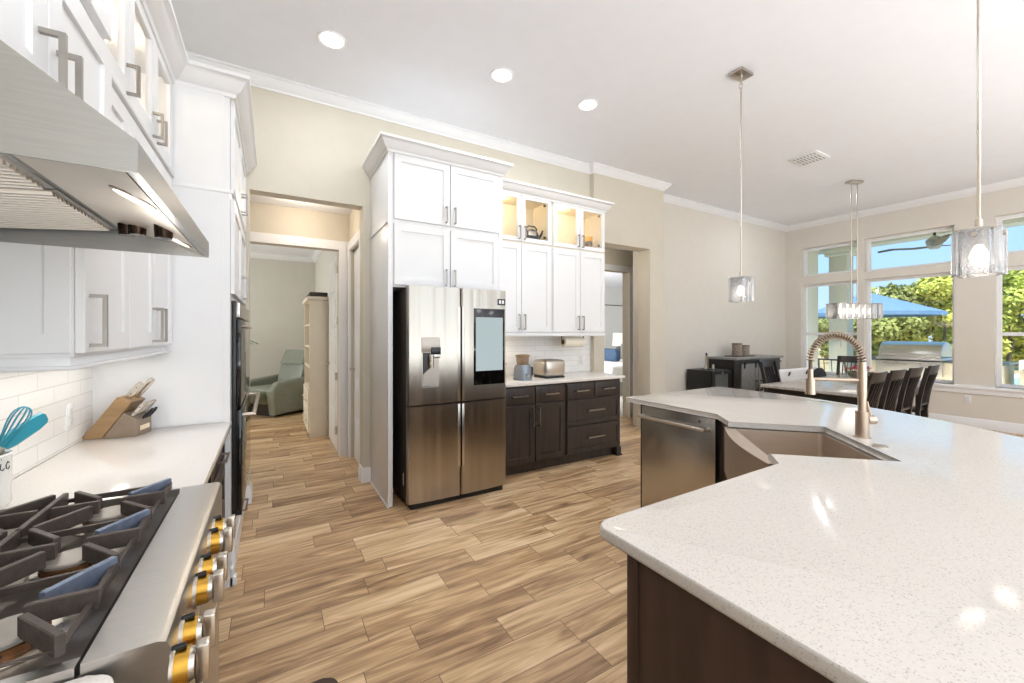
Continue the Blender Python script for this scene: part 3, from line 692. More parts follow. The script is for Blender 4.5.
# recessed grips along the middle
for d, sg, z0, z1, in ((ul, -1, .835, 1.62), (ur, 1, .835, 1.62), (ll, -1, .29, .81), (lr, 1, .29, .81)):
    s = MB(); s.box(xm+sg*.006, xm+sg*.030, FYF-.004, FYF+.012, z0, z1, .003); s.build('grip', M_nickel, d)
    s = MB(); s.box(xm+sg*.0045, xm+sg*.007, FYF-.006, FYF+.01, z0, z1); s.build('grip_shadow_gap', M_black, d)
# dispenser
DX0, DX1 = 1.022, 1.258
FD = FY(0, FYF+.006, 0)
s = MB(FD); s.box(DX0, DX1, 1.245, 1.365, -.01, .004, .002); s.build('dispenser_panel', mat('dispenser_steel', (176, 166, 156), .35, .6), ul)
s = MB(FD)
O = [(DX0, .965), (DX1, .965), (DX1, 1.245), (DX0, 1.245)]; q = .006
In = [(DX0+q, .965+q), (DX1-q, .965+q), (DX1-q, 1.243), (DX0+q, 1.243)]
vo = [s.v((*p, .003)) for p in O]; vi = [s.v((*p, .003)) for p in In]; vb = [s.v((*p, -.0005)) for p in O]
for i in range(4):
    j = (i+1) % 4; s.f([vo[i], vo[j], vi[j], vi[i]]); s.f([vo[i], vo[j], vb[j], vb[i]])
s.build('dispenser_frame', M_nickel, ul)
s = MB(FD); s.box(DX0+.004, DX1-.004, .969, 1.244, -.008, .0005); s.build('dispenser_recess', mat('recess_dark', (44, 40, 38), .35), ul)
M_disp = mat('dispenser_steel', (176, 166, 156), .35, .6)
s = MB(FD); s.prism([(DX0+.008, .975, .0008), (DX1-.035, .975, .0008), (DX1-.06, 1.06, .0008), (DX1-.075, 1.15, .0008), (DX1-.075, 1.242, .0008), (DX0+.075, 1.242, .0008), (DX0+.07, 1.12, .0008), (DX0+.012, 1.07, .0008)], (0, 0, .002)); s.build('dispenser_back', M_disp, ul)
s = MB(FD); s.box(DX0+.075, DX0+.155, 1.225, 1.285, .002, .018, .004); s.build('dispenser_spout', M_black, ul)
s = MB(FD); s.cyl((DX0+.075, 1.225, .012), (DX0+.075, 1.12, .014), .024, .02, 16); s.build('ice_chute', M_nickel, ul)
s = MB(FD); s.box(DX0+.085, DX0+.15, 1.20, 1.228, .002, .020, .003); s.build('dispenser_lever', M_nickel, ul)
# screen
SX0, SX1 = 1.474, 1.777
s = MB(); s.box(SX0, SX1, FYF-.001, FYF+.02, .955, 1.61, .002); scn = s.build('touch_screen', M_blackgl, ur)
s = MB(); s.box(SX0+.02, SX1-.022, FYF-.0025, FYF, 1.075, 1.535); s.build('screen_display', emis('screen_glow', (206, 222, 224), .8), scn)
s = MB(); s.box(SX1-.065, SX1+.005, FYF+.001, FYF+.02, 1.645, 1.70); s.build('energy_badge', M_black, ur)
for k in range(2):
    s = MB(); s.box(SX1-.058+k*.03, SX1-.038+k*.03, FYF-.0005, FYF+.002, 1.658, 1.688); s.build('badge_icon', M_trim, ur)
s = MB(FNX(FX0+.005, 0, 0)); s.box(-3.30, -3.275, .16, .26, 0, .001); s.build('side_sticker', mat('sticker_white', (214, 210, 204), .5), f)
# ---- uppers
for i, (x0, x1, lab) in enumerate(((1.852, 2.648, 'white wall cabinet with lit glass doors next to the refrigerator'), (2.652, 3.435, 'white wall cabinet with lit glass doors at the open doorway end'))):
    t = thing('wall_cabinet', lab, 'cabinet', ((x0+x1)/2, 3.8, 1.4))
    s = MB(); s.box(x0, x1, 3.62, PY, 1.40, 2.35); s.build('body', M_white, t)
    s = MB(); open_box(s, x0, x1, 3.62, PY, 2.35, 2.87); s.build('lit_box', mat('cream_interior', (238, 228, 206), .5, var=.01), t)
    s = MB(); s.box(x0, x1, 3.605, 3.65, 1.365, 1.40, .003); s.build('light_rail', M_white, t)
    M = FY(0, 3.62, 0); xc = (x0+x1)/2
    for j, (a0, a1) in enumerate(((x0+.012, xc-.003), (xc+.003, x1-.012))):
        d = front_mesh('door', M, a0, a1, 1.41, 2.335, M_white, t); pull(M, a1-.03 if j == 0 else a0+.03, 1.44, .15, d)
        d = front_mesh('glass_door', M, a0, a1, 2.36, 2.855, M_white, t, fw=.045, glazed=True); pull(M, a1-.03 if j == 0 else a0+.03, 2.385, .13, d)
    for z in (2.43, 2.78):
        s = MB(); s.box(x1-.09, x1-.07, 3.622, 3.64, z, z+.022); s.build('hinge', mat('hinge_dark', (70, 62, 50), .4, .8), t)
    s = MB(); s.cyl((x0+.2, 3.76, 2.851), (x0+.2, 3.76, 2.843), .032, .03, 20); s.build('puck_light', emis('puck_glow', (255, 226, 170), 6), t)
    light('puck_lamp', 'POINT', (x0+.2, 3.76, 2.81), 4.5, (1, .80, .52), shadow_soft_size=.02)
struct(molding('trim_9', [(3.435, PY), (3.435, 3.60), (1.85, 3.60)], CABCROWN, M_white, 2.84))
s = MB(); s.box(1.852, 3.435, 3.62, PY, 2.87, 2.935); struct(s.build('trim_10', M_white))
light('undercabinet_lamp', 'AREA', (2.02, 3.82, 1.36), 1.6, (1, .80, .52), shape='RECTANGLE', size=.25, size_y=.05)
# ---- base units
def base_unit(x0, x1, label, kind):
    t = thing('base_cabinet', label, 'cabinet', ((x0+x1)/2, 3.66, 0))
    s = MB(); s.box(x0, x1, 3.37, PY-.01, .10, .884); s.box(x0, x1, 3.44, PY-.01, 0, .10); s.build('body', M_dwood, t)
    M = FY(0, 3.37, 0); xc = (x0+x1)/2
    for j, (a0, a1) in enumerate(((x0+.015, xc-.006), (xc+.006, x1-.015))):
        d = front_mesh('drawer', M, a0, a1, .705, .865, M_dwood, t, flat=True); pull(M, (a0+a1)/2-.08, .785, .16, d, False, r=.006)
        if kind == 'doors':
            d = front_mesh('door', M, a0, a1, .125, .69, M_dwood, t); pull(M, a1-.03 if j == 0 else a0+.03, .48, .18, d, r=.006)
    if kind == 'drawers':
        for b0, b1 in ((.42, .69), (.125, .405)):
            d = front_mesh('drawer', M, x0+.015, x1-.015, b0, b1, M_dwood, t, fw=.045); pull(M, xc-.11, (b0+b1)/2+.01, .22, d, False, r=.007)
        s = MB(); s.box(x1-.05, x1+.012, 3.36, 3.44, 0, .10, .003); s.box(x1-.05, x1+.022, 3.35, 3.44, 0, .02, .004); s.build('foot', M_dwood, t)
    return t
base_unit(1.87, 2.64, 'dark stained base cabinet with two doors beside the refrigerator', 'doors')
base_unit(2.645, 3.435, 'dark stained base cabinet with wide drawers below the toaster end', 'drawers')
countertop('countertop', [(1.852, 3.325), (3.475, 3.325), (3.475, 3.895), (3.515, 3.895), (3.515, 3.962), (1.852, 3.962)], 'white quartz countertop under the toaster and coffee grinder')
s = MB(); s.box(1.86, 3.52, PY-.008, PY, .914, 1.37); struct(s.build('wall_tile', M_tile))
outlet(FY(3.36, PY-.008, 1.06), 'white outlet on tile to the right of the toaster')
# ---- things on that counter
t = thing('coffee_grinder', 'blue grey coffee grinder with a clear bean hopper', 'coffee grinder', (2.25, 3.58, .914))
s = MB(); s.lathe([(.095, .914), (.098, .925), (.09, 1.03), (.078, 1.07)], (2.25, 3.58, 0)); s.build('body', mat('grinder_grey', (132, 140, 148), .35, .5), t)
s = MB(); s.lathe([(.060, 1.07), (.068, 1.13), (.068, 1.15), (.056, 1.155)], (2.25, 3.58, 0)); s.build('hopper', mat('hopper_brown', (150, 128, 108), .2, .2), t)
s = MB(); s.lathe([(.072, 1.15), (.076, 1.155), (.076, 1.172), (.02, 1.18), (0, 1.18)], (2.25, 3.58, 0)); s.build('lid', mat('lid_tan', (140, 116, 84), .4), t)
s = MB(); s.tube([(2.33, 3.58, .95), (2.37, 3.58, .96), (2.37, 3.58, 1.03), (2.325, 3.58, 1.045)], .010, 8); s.build('handle', M_black, t)
s = MB(); s.cyl((2.25, 3.485, .965), (2.25, 3.472, .965), .016, .014, 16); s.build('dial', M_nickel, t)
t = thing('canister', 'pale square canister behind the coffee grinder', 'canister', (2.06, 3.76, .914))
s = MB(); s.box(2.00, 2.12, 3.70, 3.80, .914, 1.06, .012, 3); s.build('body', mat('canister_tan', (196, 180, 158), .4), t)
s = MB(); s.box(1.995, 2.125, 3.695, 3.805, 1.06, 1.085, .008, 3); s.build('lid', mat('canister_lid', (160, 140, 112), .4), t)
t = thing('toaster', 'four slice stainless toaster on the white countertop', 'toaster', (2.600, 3.62, .914))
s = MB(); s.box(2.490, 2.760, 3.50, 3.76, .93, 1.11, .035, 5); b_ = s.build('body', M_nickel, t)
s = MB(); s.box(2.500, 2.750, 3.51, 3.75, .914, .935, .006); s.build('base', M_black, t)
for y in (3.555, 3.60, 3.655, 3.70):
    s = MB(); s.box(2.530, 2.710, y-.010, y+.010, 1.1085, 1.1105); s.build('slot', M_black, t)
for y in (3.575, 3.68):
    s = MB(); s.box(2.760, 2.768, y-.03, y+.03, .95, 1.08, .002); s.build('control_strip', M_black, t)
    s = MB(); s.box(2.765, 2.790, y-.022, y+.022, 1.04, 1.058, .004); s.build('lever', M_nickel, t)
    s = MB(); s.cyl((2.766, y, .975), (2.784, y, .975), .013, .011, 16); s.build('dial', M_nickel, t)
t = thing('paper_towel_holder', 'paper towel roll mounted under the white wall cabinets', 'paper towel', (3.0400, 3.76, 1.3))
s = MB(); s.cyl((2.9200, 3.76, 1.295), (3.2000, 3.76, 1.295), .058, n=32); s.build('roll', mat('paper_white', (240, 232, 214), .9), t)
s = MB(); s.cyl((2.9140, 3.76, 1.295), (3.2002, 3.76, 1.295), .03, n=20); s.build('core', mat('cardboard_brown', (92, 62, 44), .8), t)
s = MB(); s.tube([(2.9000, 3.76, 1.365), (2.9000, 3.76, 1.295), (3.2300, 3.76, 1.295), (3.2300, 3.76, 1.365)], .006, 8); s.build('bracket', M_black, t)
# ---- things behind the glass doors
t = thing('kettle', 'black lidded kettle behind a glass cabinet door', 'kettle', (2.480, 3.76, 2.368))
s = MB(); s.lathe([(.075, 2.368), (.085, 2.40), (.085, 2.48), (.06, 2.53), (.03, 2.545)], (2.480, 3.76, 0)); s.build('body', mat('kettle_black', (50, 52, 60), .35), t)
s = MB(); s.tube([(2.420, 3.76, 2.51), (2.410, 3.76, 2.56), (2.440, 3.76, 2.585), (2.520, 3.76, 2.585), (2.550, 3.76, 2.56), (2.540, 3.76, 2.51)], .008, 8); s.build('handle', M_black, t)
s = MB(); s.tube([(2.555, 3.74, 2.44), (2.585, 3.72, 2.50), (2.595, 3.71, 2.54)], [.018, .012, .009], 10); s.build('spout', M_black, t)
s = MB(); s.box(2.385, 2.485, 3.67, 3.676, 2.46, 2.51, .002); s.build('badge', M_nickel, t)
t = thing('snack_jar', 'dark jar with a bright yellow lid in the lit cabinet', 'jar', (3.30, 3.76, 2.368))
s = MB(); s.lathe([(.055, 2.368), (.06, 2.38), (.052, 2.43), (.056, 2.49), (.05, 2.51)], (3.30, 3.76, 0)); s.build('body', mat('jar_brown', (96, 82, 62), .3, var=.5, scale=25), t)
s = MB(); s.lathe([(.054, 2.505), (.056, 2.51), (.056, 2.56), (.03, 2.572), (0, 2.572)], (3.30, 3.76, 0)); s.build('lid', mat('lid_yellow', (222, 166, 44), .4), t)
for (x, lab) in ((2.605, 'small clear tumbler beside the black kettle'), (3.395, 'small clear tumbler beside the yellow lidded jar')):
    s = MB(); s.lathe([(.022, 2.368), (.028, 2.43), (.026, 2.43), (.020, 2.374)], (x, 3.72, 0), 20); tag(base(s.build('tumbler', glass('tumbler_glass', (.95, .93, .9), 1.0, .15))), lab, 'glass')

# ================================================================== ISLAND
A45 = Vector((.7071, .7071, 0)); IN = Vector((.7071, -.7071, 0)); DD = Vector((1.63, .785, 0)); A0 = Vector((2.25, 1.405, 0))
def sk(s_, t_): p = DD+A45*s_+IN*t_; return (p.x, p.y)
SL = (A0-DD).length
arc = []
cxa, cya, Ra = 1.19, 1.83, 2.3
def isl_outline(inset_front, inset_out, notch=True):
    r = Ra-inset_out; fr = inset_front
    pts = [(.712+fr, .785-fr)]
    D = (1.63-fr*.414, .785-fr) if fr else (1.63, .785)
    A_ = (2.30+fr, 1.455+.0+fr*.414) if fr else (2.30, 1.455)
    pts.append(D)
    if notch: pts += [sk(.135, 0), sk(.135, .46), sk(.735, .46), sk(.735, 0)]
    pts.append(A_)
    pts += [(2.30+fr, 2.205-fr), (cxa+r, 2.205-fr)]
    for k in range(0, 25): a = R(-90*k/24); pts.append((cxa+r*math.cos(a), cya+r*math.sin(a)))
    pts.append((.712+fr, cya-r))
    return pts
o_ = isl_outline(0, 0)[::-1]
o_ = [tuple(p) for p in o_]
rad = [0]*len(o_); rad[-1] = .03; rad[0] = 0
# round the free corners
idx_far = [i for i, p in enumerate(o_) if abs(p[0]-2.30) < 1e-6 and abs(p[1]-2.205) < 1e-6][0]; rad[idx_far] = .02; rad[idx_far-1] = .03
s = MB(); s.prism([(x, y, .884) for x, y in rounded(o_, rad)], (0, 0, .03), .007, 3); o = s.build('island_countertop', M_quartz); tag(base(o), 'large speckled quartz island countertop with a sink cutout', 'countertop')
t = thing('kitchen_island', 'dark brown stained island base carrying the quartz top and sink', 'island', (1.7, .6, 0))
b_ = isl_outline(.035, .33, False)
top = [b_[0], sk(.10, .035), sk(.10, .50), sk(.77, .50), sk(.77, .035)]
pts = [(.747, .695), (1.54, .695), sk(.09, .03), sk(.09, .52), sk(.78, .52), sk(.78, .03), (2.36, 1.47), (2.36, 1.49), (2.92, 1.49), (2.92, 2.075), (2.36, 2.075), (2.36, 2.105), (cxa+Ra-.33, 2.105)]+[(cxa+(Ra-.33)*math.cos(R(-90*k/12)), cya+(Ra-.33)*math.sin(R(-90*k/12))) for k in range(13)]+[(.747, cya-Ra+.33)]
s = MB(); s.prism([(x, y, .10) for x, y in pts[::-1]], (0, 0, .784)); s.build('body', M_dwood2, t)
ptk = [(.747, .62), (1.63, .62), (2.44, 1.47), (2.44, 2.09), (cxa+Ra-.4, 2.09)]+[(cxa+(Ra-.4)*math.cos(R(-90*k/12)), cya+(Ra-.4)*math.sin(R(-90*k/12))) for k in range(13)]+[(.747, cya-Ra+.4)]
s = MB(); s.prism([(x, y, 0) for x, y in ptk[::-1]], (0, 0, .10)); s.build('toe_kick', M_dwood2, t)
# sink base front below the apron
p0 = sk(.03, .03); p1 = sk(.84, .03)
Ms = frame((DD.x+IN.x*.03, DD.y+IN.y*.03, 0), A45, -IN)
s = MB(Ms); s.box(.06, .81, .10, .655, -.03, 0); s.build('sink_front', M_dwood2, t)
for a0, a1 in ((.07, .43), (.44, .80)):
    d = front_mesh('door', Ms, a0, a1, .115, .63, M_dwood2, t)
    pull(Ms, a1-.03 if a0 < .2 else a0+.03, .45, .15, d)
s = MB(); s.box(.737, .747, -.14, .690, .0, .884, .003); s.box(.733, .747, .665, .697, 0, .884, .003); s.build('end_panel', M_dwood2, t)
# farm sink
k_ = thing('farmhouse_sink', 'stainless apron front corner sink set into the island', 'sink', (*sk(.435, .2), .62))
s = MB(Ms)    # a along diag, b up, c outwards (toward the aisle)
s.M = frame((DD.x, DD.y, 0), A45, IN)   # c = inwards depth
a0, a1, d0, d1, zt, zb = .105, .765, .012, .475, .880, .64
n = 12
# outer shell with bowed apron, inner bowl
fr = [(a0+(a1-a0)*k/n, -.012-.035*math.sin(math.pi*k/n)) for k in range(n+1)]
outer = fr+[(a1, d1), (a0, d1)]
inner = [(.150, .028), (.720, .028), (.720, .435), (.150, .435)]
inner = rounded(inner, .022, 4)
vo_t = [s.v((a, zt, c)) for a, c in outer]; vo_b = [s.v((a, zb, c)) for a, c in outer]
m = len(outer); s.f(vo_b)
for i in range(m): s.f([vo_t[i], vo_t[(i+1) % m], vo_b[(i+1) % m], vo_b[i]], i < n)
vi_t = [s.v((a, zt, c)) for a, c in inner]; vi_b = [s.v((a, zb+.015, c)) for a, c in inner]; mi = len(inner)
for i in range(mi): s.f([vi_t[i], vi_t[(i+1) % mi], vi_b[(i+1) % mi], vi_b[i]], True)
s.f(vi_b)
eo = [s.bm.edges.get((vo_t[i], vo_t[(i+1) % m])) for i in range(m)]; ei = [s.bm.edges.get((vi_t[i], vi_t[(i+1) % mi])) for i in range(mi)]
bmesh.ops.triangle_fill(s.bm, edges=eo+ei, use_beauty=True)
s.build('basin', mat('sink_steel', (206, 192, 178), .42, 1, var=.04, scale=8, stretch=(2, 2, 20)), k_)
s = MB(frame((DD.x, DD.y, 0), A45, IN)); s.M = Matrix.Translation((*sk(.435, .25), zb+.0155)); s.lathe([(.045, 0), (.045, .003), (.03, .001), (0, .001)], (0, 0, 0), 28); s.build('drain', M_nickel, k_)
# dishwasher
d_ = thing('dishwasher', 'stainless dishwasher built into the island facing the aisle', 'dishwasher', (2.34, 1.785, .1))
M = FNX(2.36, 0, 0)
s = MB(M); s.box(-2.072, -1.496, .105, .872, -.55, .0); s.build('tub', M_black, d_)
s = MB(M); s.box(-2.072, -1.498, .125, .872, .001, .026, .004, 3); dd = s.build('door', M_steel, d_)
s = MB(M); s.tube([(-2.055, .80, .026), (-2.055, .80, .07), (-1.55, .80, .07), (-1.55, .80, .026)], .012, 12); s.build('handle', M_nickel, dd)
s = MB(M); s.cyl((-1.55, .845, .026), (-1.55, .845, .029), .005, n=12); s.build('indicator', M_trim, dd)
s = MB(M); s.box(-1.61, -1.60, .832, .845, .026, .028); s.build('emblem', M_black, dd)
s = MB(M); s.box(-2.07, -1.50, .10, .122, -.05, .0005); s.build('kick_gap', M_black, d_)
s = MB(M); s.box(-1.495, -1.475, .10, .88, 0, .003); s.build('side_gap', M_black, d_)
# faucet
fx, fy = 2.372, .794; fc = thing('kitchen_faucet', 'tall spring neck pull-down faucet standing behind the island sink', 'faucet', (fx, fy, .914))
dr = Vector((-.7071, .7071, 0)).normalized(); dr = Vector((2.226-fx, .943-fy, 0)); reach = dr.length; dr.normalize()
s = MB(); s.cyl((fx, fy, .914), (fx, fy, .918), .034, n=28); s.cyl((fx, fy, .918), (fx, fy, 1.035), .0265, n=28); s.build('base', M_fauc, fc)
s = MB(); s.cyl((fx, fy, 1.035), (fx, fy, 1.265), .0165, n=24); s.cyl((fx, fy, 1.10), (fx, fy, 1.225), .0185, n=24); s.build('column', M_fauc, fc)
path = []; r_ = reach/2
for k in range(25):
    a = math.pi*k/24; path.append(Vector((fx, fy, 1.262))+dr*(r_-r_*math.cos(a))+Vector((0, 0, .128*math.sin(a))))
path.append(path[-1]-Vector((0, 0, .05)))
s = MB(); s.tube(path, .008, 10); s.build('hose', mat('hose_grey', (110, 96, 84), .5, .6), fc)
hp = []; turns = 30; N_ = turns*10
for i in range(N_+1):
    u = i/N_*24; k = min(23, int(u)); p = path[k].lerp(path[k+1], u-k); tg = (path[k+1]-path[k]).normalized(); sd = Vector((0, 0, 1)).cross(dr); up = tg.cross(sd)
    a = 2*math.pi*turns*i/N_; hp.append(p+(sd*math.cos(a)+up*math.sin(a))*.0145)
s = MB(); s.tube(hp, .0032, 6); s.build('spring_coil', M_fauc, fc)
e_ = path[-1]
s = MB(); s.cyl(e_+Vector((0, 0, .015)), e_-Vector((0, 0, .03)), .012, n=20); s.build('hose_collar', M_fauc, fc)
s = MB(); s.cyl(e_-Vector((0, 0, .03)), e_-Vector((0, 0, .105)), .019, .022, n=24); s.build('spray_head', M_fauc, fc)
s = MB(); z_ = e_.z-.033; s.cyl((fx, fy, z_), (e_.x, e_.y, z_), .0085, n=14); s.build('docking_arm', M_fauc, fc)
sd = Vector((dr.y, -dr.x, 0))*1
s = MB(); q0 = Vector((fx, fy, .995)); hd_ = Vector((.86, -.51, 0)); s.cyl(q0+hd_*.02, q0+hd_*.055, .021, .021, 22); hb = s.build('handle_hub', M_fauc, fc)
s = MB(); s.cyl(q0+hd_*.042, q0+hd_*.022+Vector((0, 0, .085)), .0065, .005, 12); s.build('handle_lever', M_fauc, hb)
s = MB(); s.lathe([(.026, 0), (.026, .006), (.016, .008), (0, .008)], (2.236, .688, .914)); tag(base(s.build('air_switch', M_nickel)), 'round nickel disposal button set in the island top', 'button')

# ================================================================== CEILING FIXTURES
CZ = 3.535
for (x, y, lab) in ((0.376, 3.205, 'recessed ceiling light nearest the tall white oven cabinet'), (1.639, 2.928, 'recessed ceiling light above the refrigerator, middle of the row'), (2.543, 2.897, 'recessed ceiling light farthest right, toward the doorway wall')):
    t = thing('ceiling_light', lab, 'ceiling light', (x, y, CZ), 'recessed lights in the kitchen ceiling')
    s = MB(); s.lathe([(.10, 0), (.10, -.006), (.094, -.010), (.078, -.004), (.078, 0)], (x, y, CZ), 36); s.build('trim_ring', M_trim, t)
    s = MB(); s.lathe([(.077, -.001), (.077, -.005), (0, -.005)], (x, y, CZ), 36); s.build('lens', M_canglow, t)
t = thing('ceiling_vent', 'white rectangular air vent in the ceiling above the island', 'vent', (5.64, 2.41, CZ))
s = MB(); s.box(5.46, 5.82, 2.25, 2.56, CZ-.012, CZ, .003); s.build('frame', M_trim, t)
for k, (x0, x1) in enumerate(((5.49, 5.56), (5.59, 5.69), (5.72, 5.79))):
    s = MB(); s.box(x0, x1, 2.29, 2.52, CZ-.0135, CZ-.0115); g = s.build('grille', mat('vent_grey', (150, 150, 152), .6), t)
    for j in range(6):
        q = MB(); q.box(x0, x1, 2.305+j*.036, 2.32+j*.036, CZ-.017, CZ-.012); q.build('louver', M_trim, g)
def pendant(x, y, label, half=.072, z0=1.655, rz=0):
    t = thing('pendant_light', label, 'pendant light', (0, 0, 0), 'crystal cube pendants over the island')
    s = MB(); s.box(-.085, .085, -.055, .055, CZ-.022, CZ, .003); s.build('canopy', M_nickel, t)
    s = MB(); s.cyl((0, 0, CZ-.022), (0, 0, CZ-.045), .010); s.tube([(.013*math.cos(a), 0, CZ-.068+.024*math.sin(a)) for a in [2*math.pi*k/12 for k in range(12)]], .0028, 6, closed=True); s.build('loop', M_nickel, t)
    s = MB(); s.tube([(0, .013*math.cos(a), CZ-.105+.024*math.sin(a)) for a in [2*math.pi*k/12 for k in range(12)]], .0028, 6, closed=True); s.tube([(.011*math.cos(a), 0, CZ-.142+.024*math.sin(a)) for a in [2*math.pi*k/12 for k in range(12)]], .0028, 6, closed=True); s.build('chain', M_nickel, t)
    zt = z0+.19
    s = MB(); s.cyl((0, 0, zt+.05), (0, 0, CZ-.155), .0065, n=14); s.build('rod', M_nickel, t)
    s = MB(); s.cyl((0, 0, zt+.018), (0, 0, zt+.06), .014, .012, 18); s.build('coupling', M_nickel, t)
    s = MB(); s.box(-half+.01, half-.01, -half+.01, half-.01, zt, zt+.018, .003); s.build('top_plate', M_nickel, t)
    for k in range(4):
        a = math.pi/2*k; Mz = Matrix.Rotation(a, 4, 'Z')
        s = MB(Mz); s.box(-half*.62, half*.62, half-.022, half, z0, zt+.012, .004, 2); g = s.build('crystal_panel', M_crystal, t)
        s = MB(Mz); s.cyl((0, half-.03, zt-.015), (0, half+.006, zt-.015), .010, n=14); s.build('panel_stud', M_nickel, g)
        s = MB(Mz @ Matrix.Rotation(math.pi/4, 4, 'Z')); q_ = half*1.15; s.box(-.014, .014, q_-.014, q_+.010, z0, zt+.006, .003, 2); s.build('crystal_corner', M_crystal, t)
    s = MB(); s.cyl((0, 0, zt), (0, 0, zt-.055), .022, .024, 18); so = s.build('socket', M_nickel, t)
    s = MB(); s.lathe([(.012, zt-.055), (.02, zt-.07), (.031, zt-.10), (.030, zt-.115), (.018, zt-.135), (0, zt-.14)], (0, 0, 0), 20); s.build('bulb', M_bulb, so)
    t.location = (x, y, 0); t.rotation_euler = (0, 0, rz)
    light('pendant_lamp', 'POINT', (x, y, z0+.06), .9, (1, .92, .8), shadow_soft_size=.03)
    return t
pendant(3.316, 1.904, 'crystal cube pendant hanging farther away, before the pale wall')
pendant(2.70, .49, 'large crystal cube pendant hanging nearest')
# linear chandelier above the dining table
t = thing('chandelier', 'long crystal chandelier on two rods above the dining table', 'chandelier', (0, 0, 0))
s = MB(); s.box(-.10, .10, -.05, .05, CZ-.03, CZ, .004); s.build('canopy', M_nickel, t)
zt, z0 = 1.80, 1.60
for x in (-.05, .05):
    s = MB(); s.cyl((x, 0, zt), (x, 0, CZ-.03), .008, n=12); s.build('rod', M_nickel, t)
s = MB(); s.box(-.32, .32, -.09, .09, zt, zt+.02, .003); s.build('top_plate', M_nickel, t)
for i in range(7):
    x = -.30+i*.10
    for y in (-.10, .10):
        s = MB(); s.box(x-.043, x+.043, y-.011, y+.011, z0, zt+.012, .004, 2); s.build('crystal_panel', M_crystal, t)
for x in (-.36, .36):
    s = MB(); s.box(x-.011, x+.011, -.085, .085, z0, zt+.012, .004, 2); s.build('crystal_panel', M_crystal, t)
for i in range(6):
    x = -.27+i*.108
    s = MB(); s.cyl((x, 0, zt), (x, 0, zt-.05), .018, n=14); so = s.build('socket', M_nickel, t)
    s = MB(); s.lathe([(.012, zt-.05), (.026, zt-.09), (.018, zt-.125), (0, zt-.13)], (x, 0, 0), 16); s.build('bulb', M_bulb, so)
t.location = (7.055, 2.45, 0); t.rotation_euler = (0, 0, R(-22))
light('chandelier_lamp', 'POINT', (7.055, 2.45, 1.66), 4, (1, .92, .82), shadow_soft_size=.15)

# ================================================================== COUNTER THINGS ON THE LEFT
# knife block: side profile in the x-z plane turned a little, extruded
kb = thing('knife_block', 'tan wooden knife block on the white counter by the tall cabinet', 'knife block', (0, 0, 0))
M_kb = mat('block_wood', (150, 120, 84), .45, var=.12, scale=12, stretch=(1, 1, 6))
M_kb2 = mat('block_wood_dark', (128, 112, 96), .45, var=.12, scale=12)
wk = .11
s = MB(); s.prism([(0, -wk/2, 0), (.125, -wk/2, .175), (.175, -wk/2, .150), (.072, -wk/2, 0)], (0, wk, 0), .002, 1); s.build('rear_block', M_kb, kb)
s = MB(); s.prism([(.074, -wk/2, 0), (.147, -wk/2, .104), (.196, -wk/2, .072), (.196, -wk/2, 0)], (0, wk, 0), .002, 1); fb = s.build('front_block', M_kb2, kb)
s = MB(); s.box(.1965, .198, -.035, .035, .022, .042); s.build('name_plate', mat('plate_cream', (226, 208, 178), .5), fb)
kd = Vector((.62, 0, .78)).normalized(); kn = Vector((kd.z, 0, -kd.x))
M_knife = mat('knife_steel', (206, 198, 188), .25, 1)
def knife(p, L, w_, label, th=.008):
    t = thing('kitchen_knife', label, 'knife', (0, 0, 0), 'knives in the block')
    yv = Vector((0, 1, 0)); p = Vector(p); tipL = []
    rr = []
    for f_, sc_ in ((0, .7), (.1, .85), (.5, 1.0), (.85, .95), (1, .7)):
        c = p+kd*(L*f_); rr.append([c+kn*(w_*sc_*a)+yv*(th*sc_*b) for a, b in ((-1, -.6), (-.6, -1), (.6, -1), (1, -.6), (1, .6), (.6, 1), (-.6, 1), (-1, .6))])
    s = MB(); s.ring(rr); h = s.build('handle', M_knife, t)
    s = MB(); c = p-kd*.06; s.prism([c-kn*w_*.8-yv*.001, c+kn*w_*.8-yv*.001, p+kn*w_*.8-yv*.001, p-kn*w_*.8-yv*.001], yv*.002); s.build('blade', M_nickel, t)
    for f_ in (.3, .7):
        s = MB(); c = p+kd*(L*f_); s.cyl(c-yv*(th+.0006), c+yv*(th+.0006), .0022, n=8); s.build('rivet', M_black, h)
    return t
ks = [knife((.145, -.025, .163), .085, .013, 'large steel handled knife at the wall side of the block'),
      knife((.152, .022, .160), .105, .013, 'longest steel handled knife, rising highest from the block')]
for i in range(7):
    ks.append(knife((.170, -.045+i*.0148, .085), .075, .007, ('first', 'second', 'third', 'fourth', 'fifth', 'sixth', 'seventh')[i]+' steak knife from the camera side in the lower row of the block', .005))
t = thing('kitchen_scissors', 'black handled scissors stuck in the front of the knife block', 'scissors', (0, 0, 0)); ks.append(t)
for y in (.0, .03):
    c0 = Vector((.186, y, .060)); s = MB(); lp = []
    for k in range(16):
        a = 2*math.pi*k/16; lp.append(c0+kd*(.035+.028*math.cos(a))+Vector((0, .013*math.sin(a), 0)))
    s.tube(lp, .0045, 8, closed=True); s.build('finger_loop', M_black, t)
s = MB(); s.cyl(Vector((.188, .015, .062)), Vector((.170, .015, .042)), .011, .009, 10); s.build('pivot', M_black, t)
# set the block and what stands in it at its place on the counter
KX, KY, KR = -.735, 2.64, R(-14)
for o in [kb]+ks:
    o.rotation_euler = (0, 0, KR); o.location = (KX, KY, .9145); o.scale = (1.08, 1.08, 1.08)
for t in ks:      # give each knife its own origin
    for c in t.children:
        pass
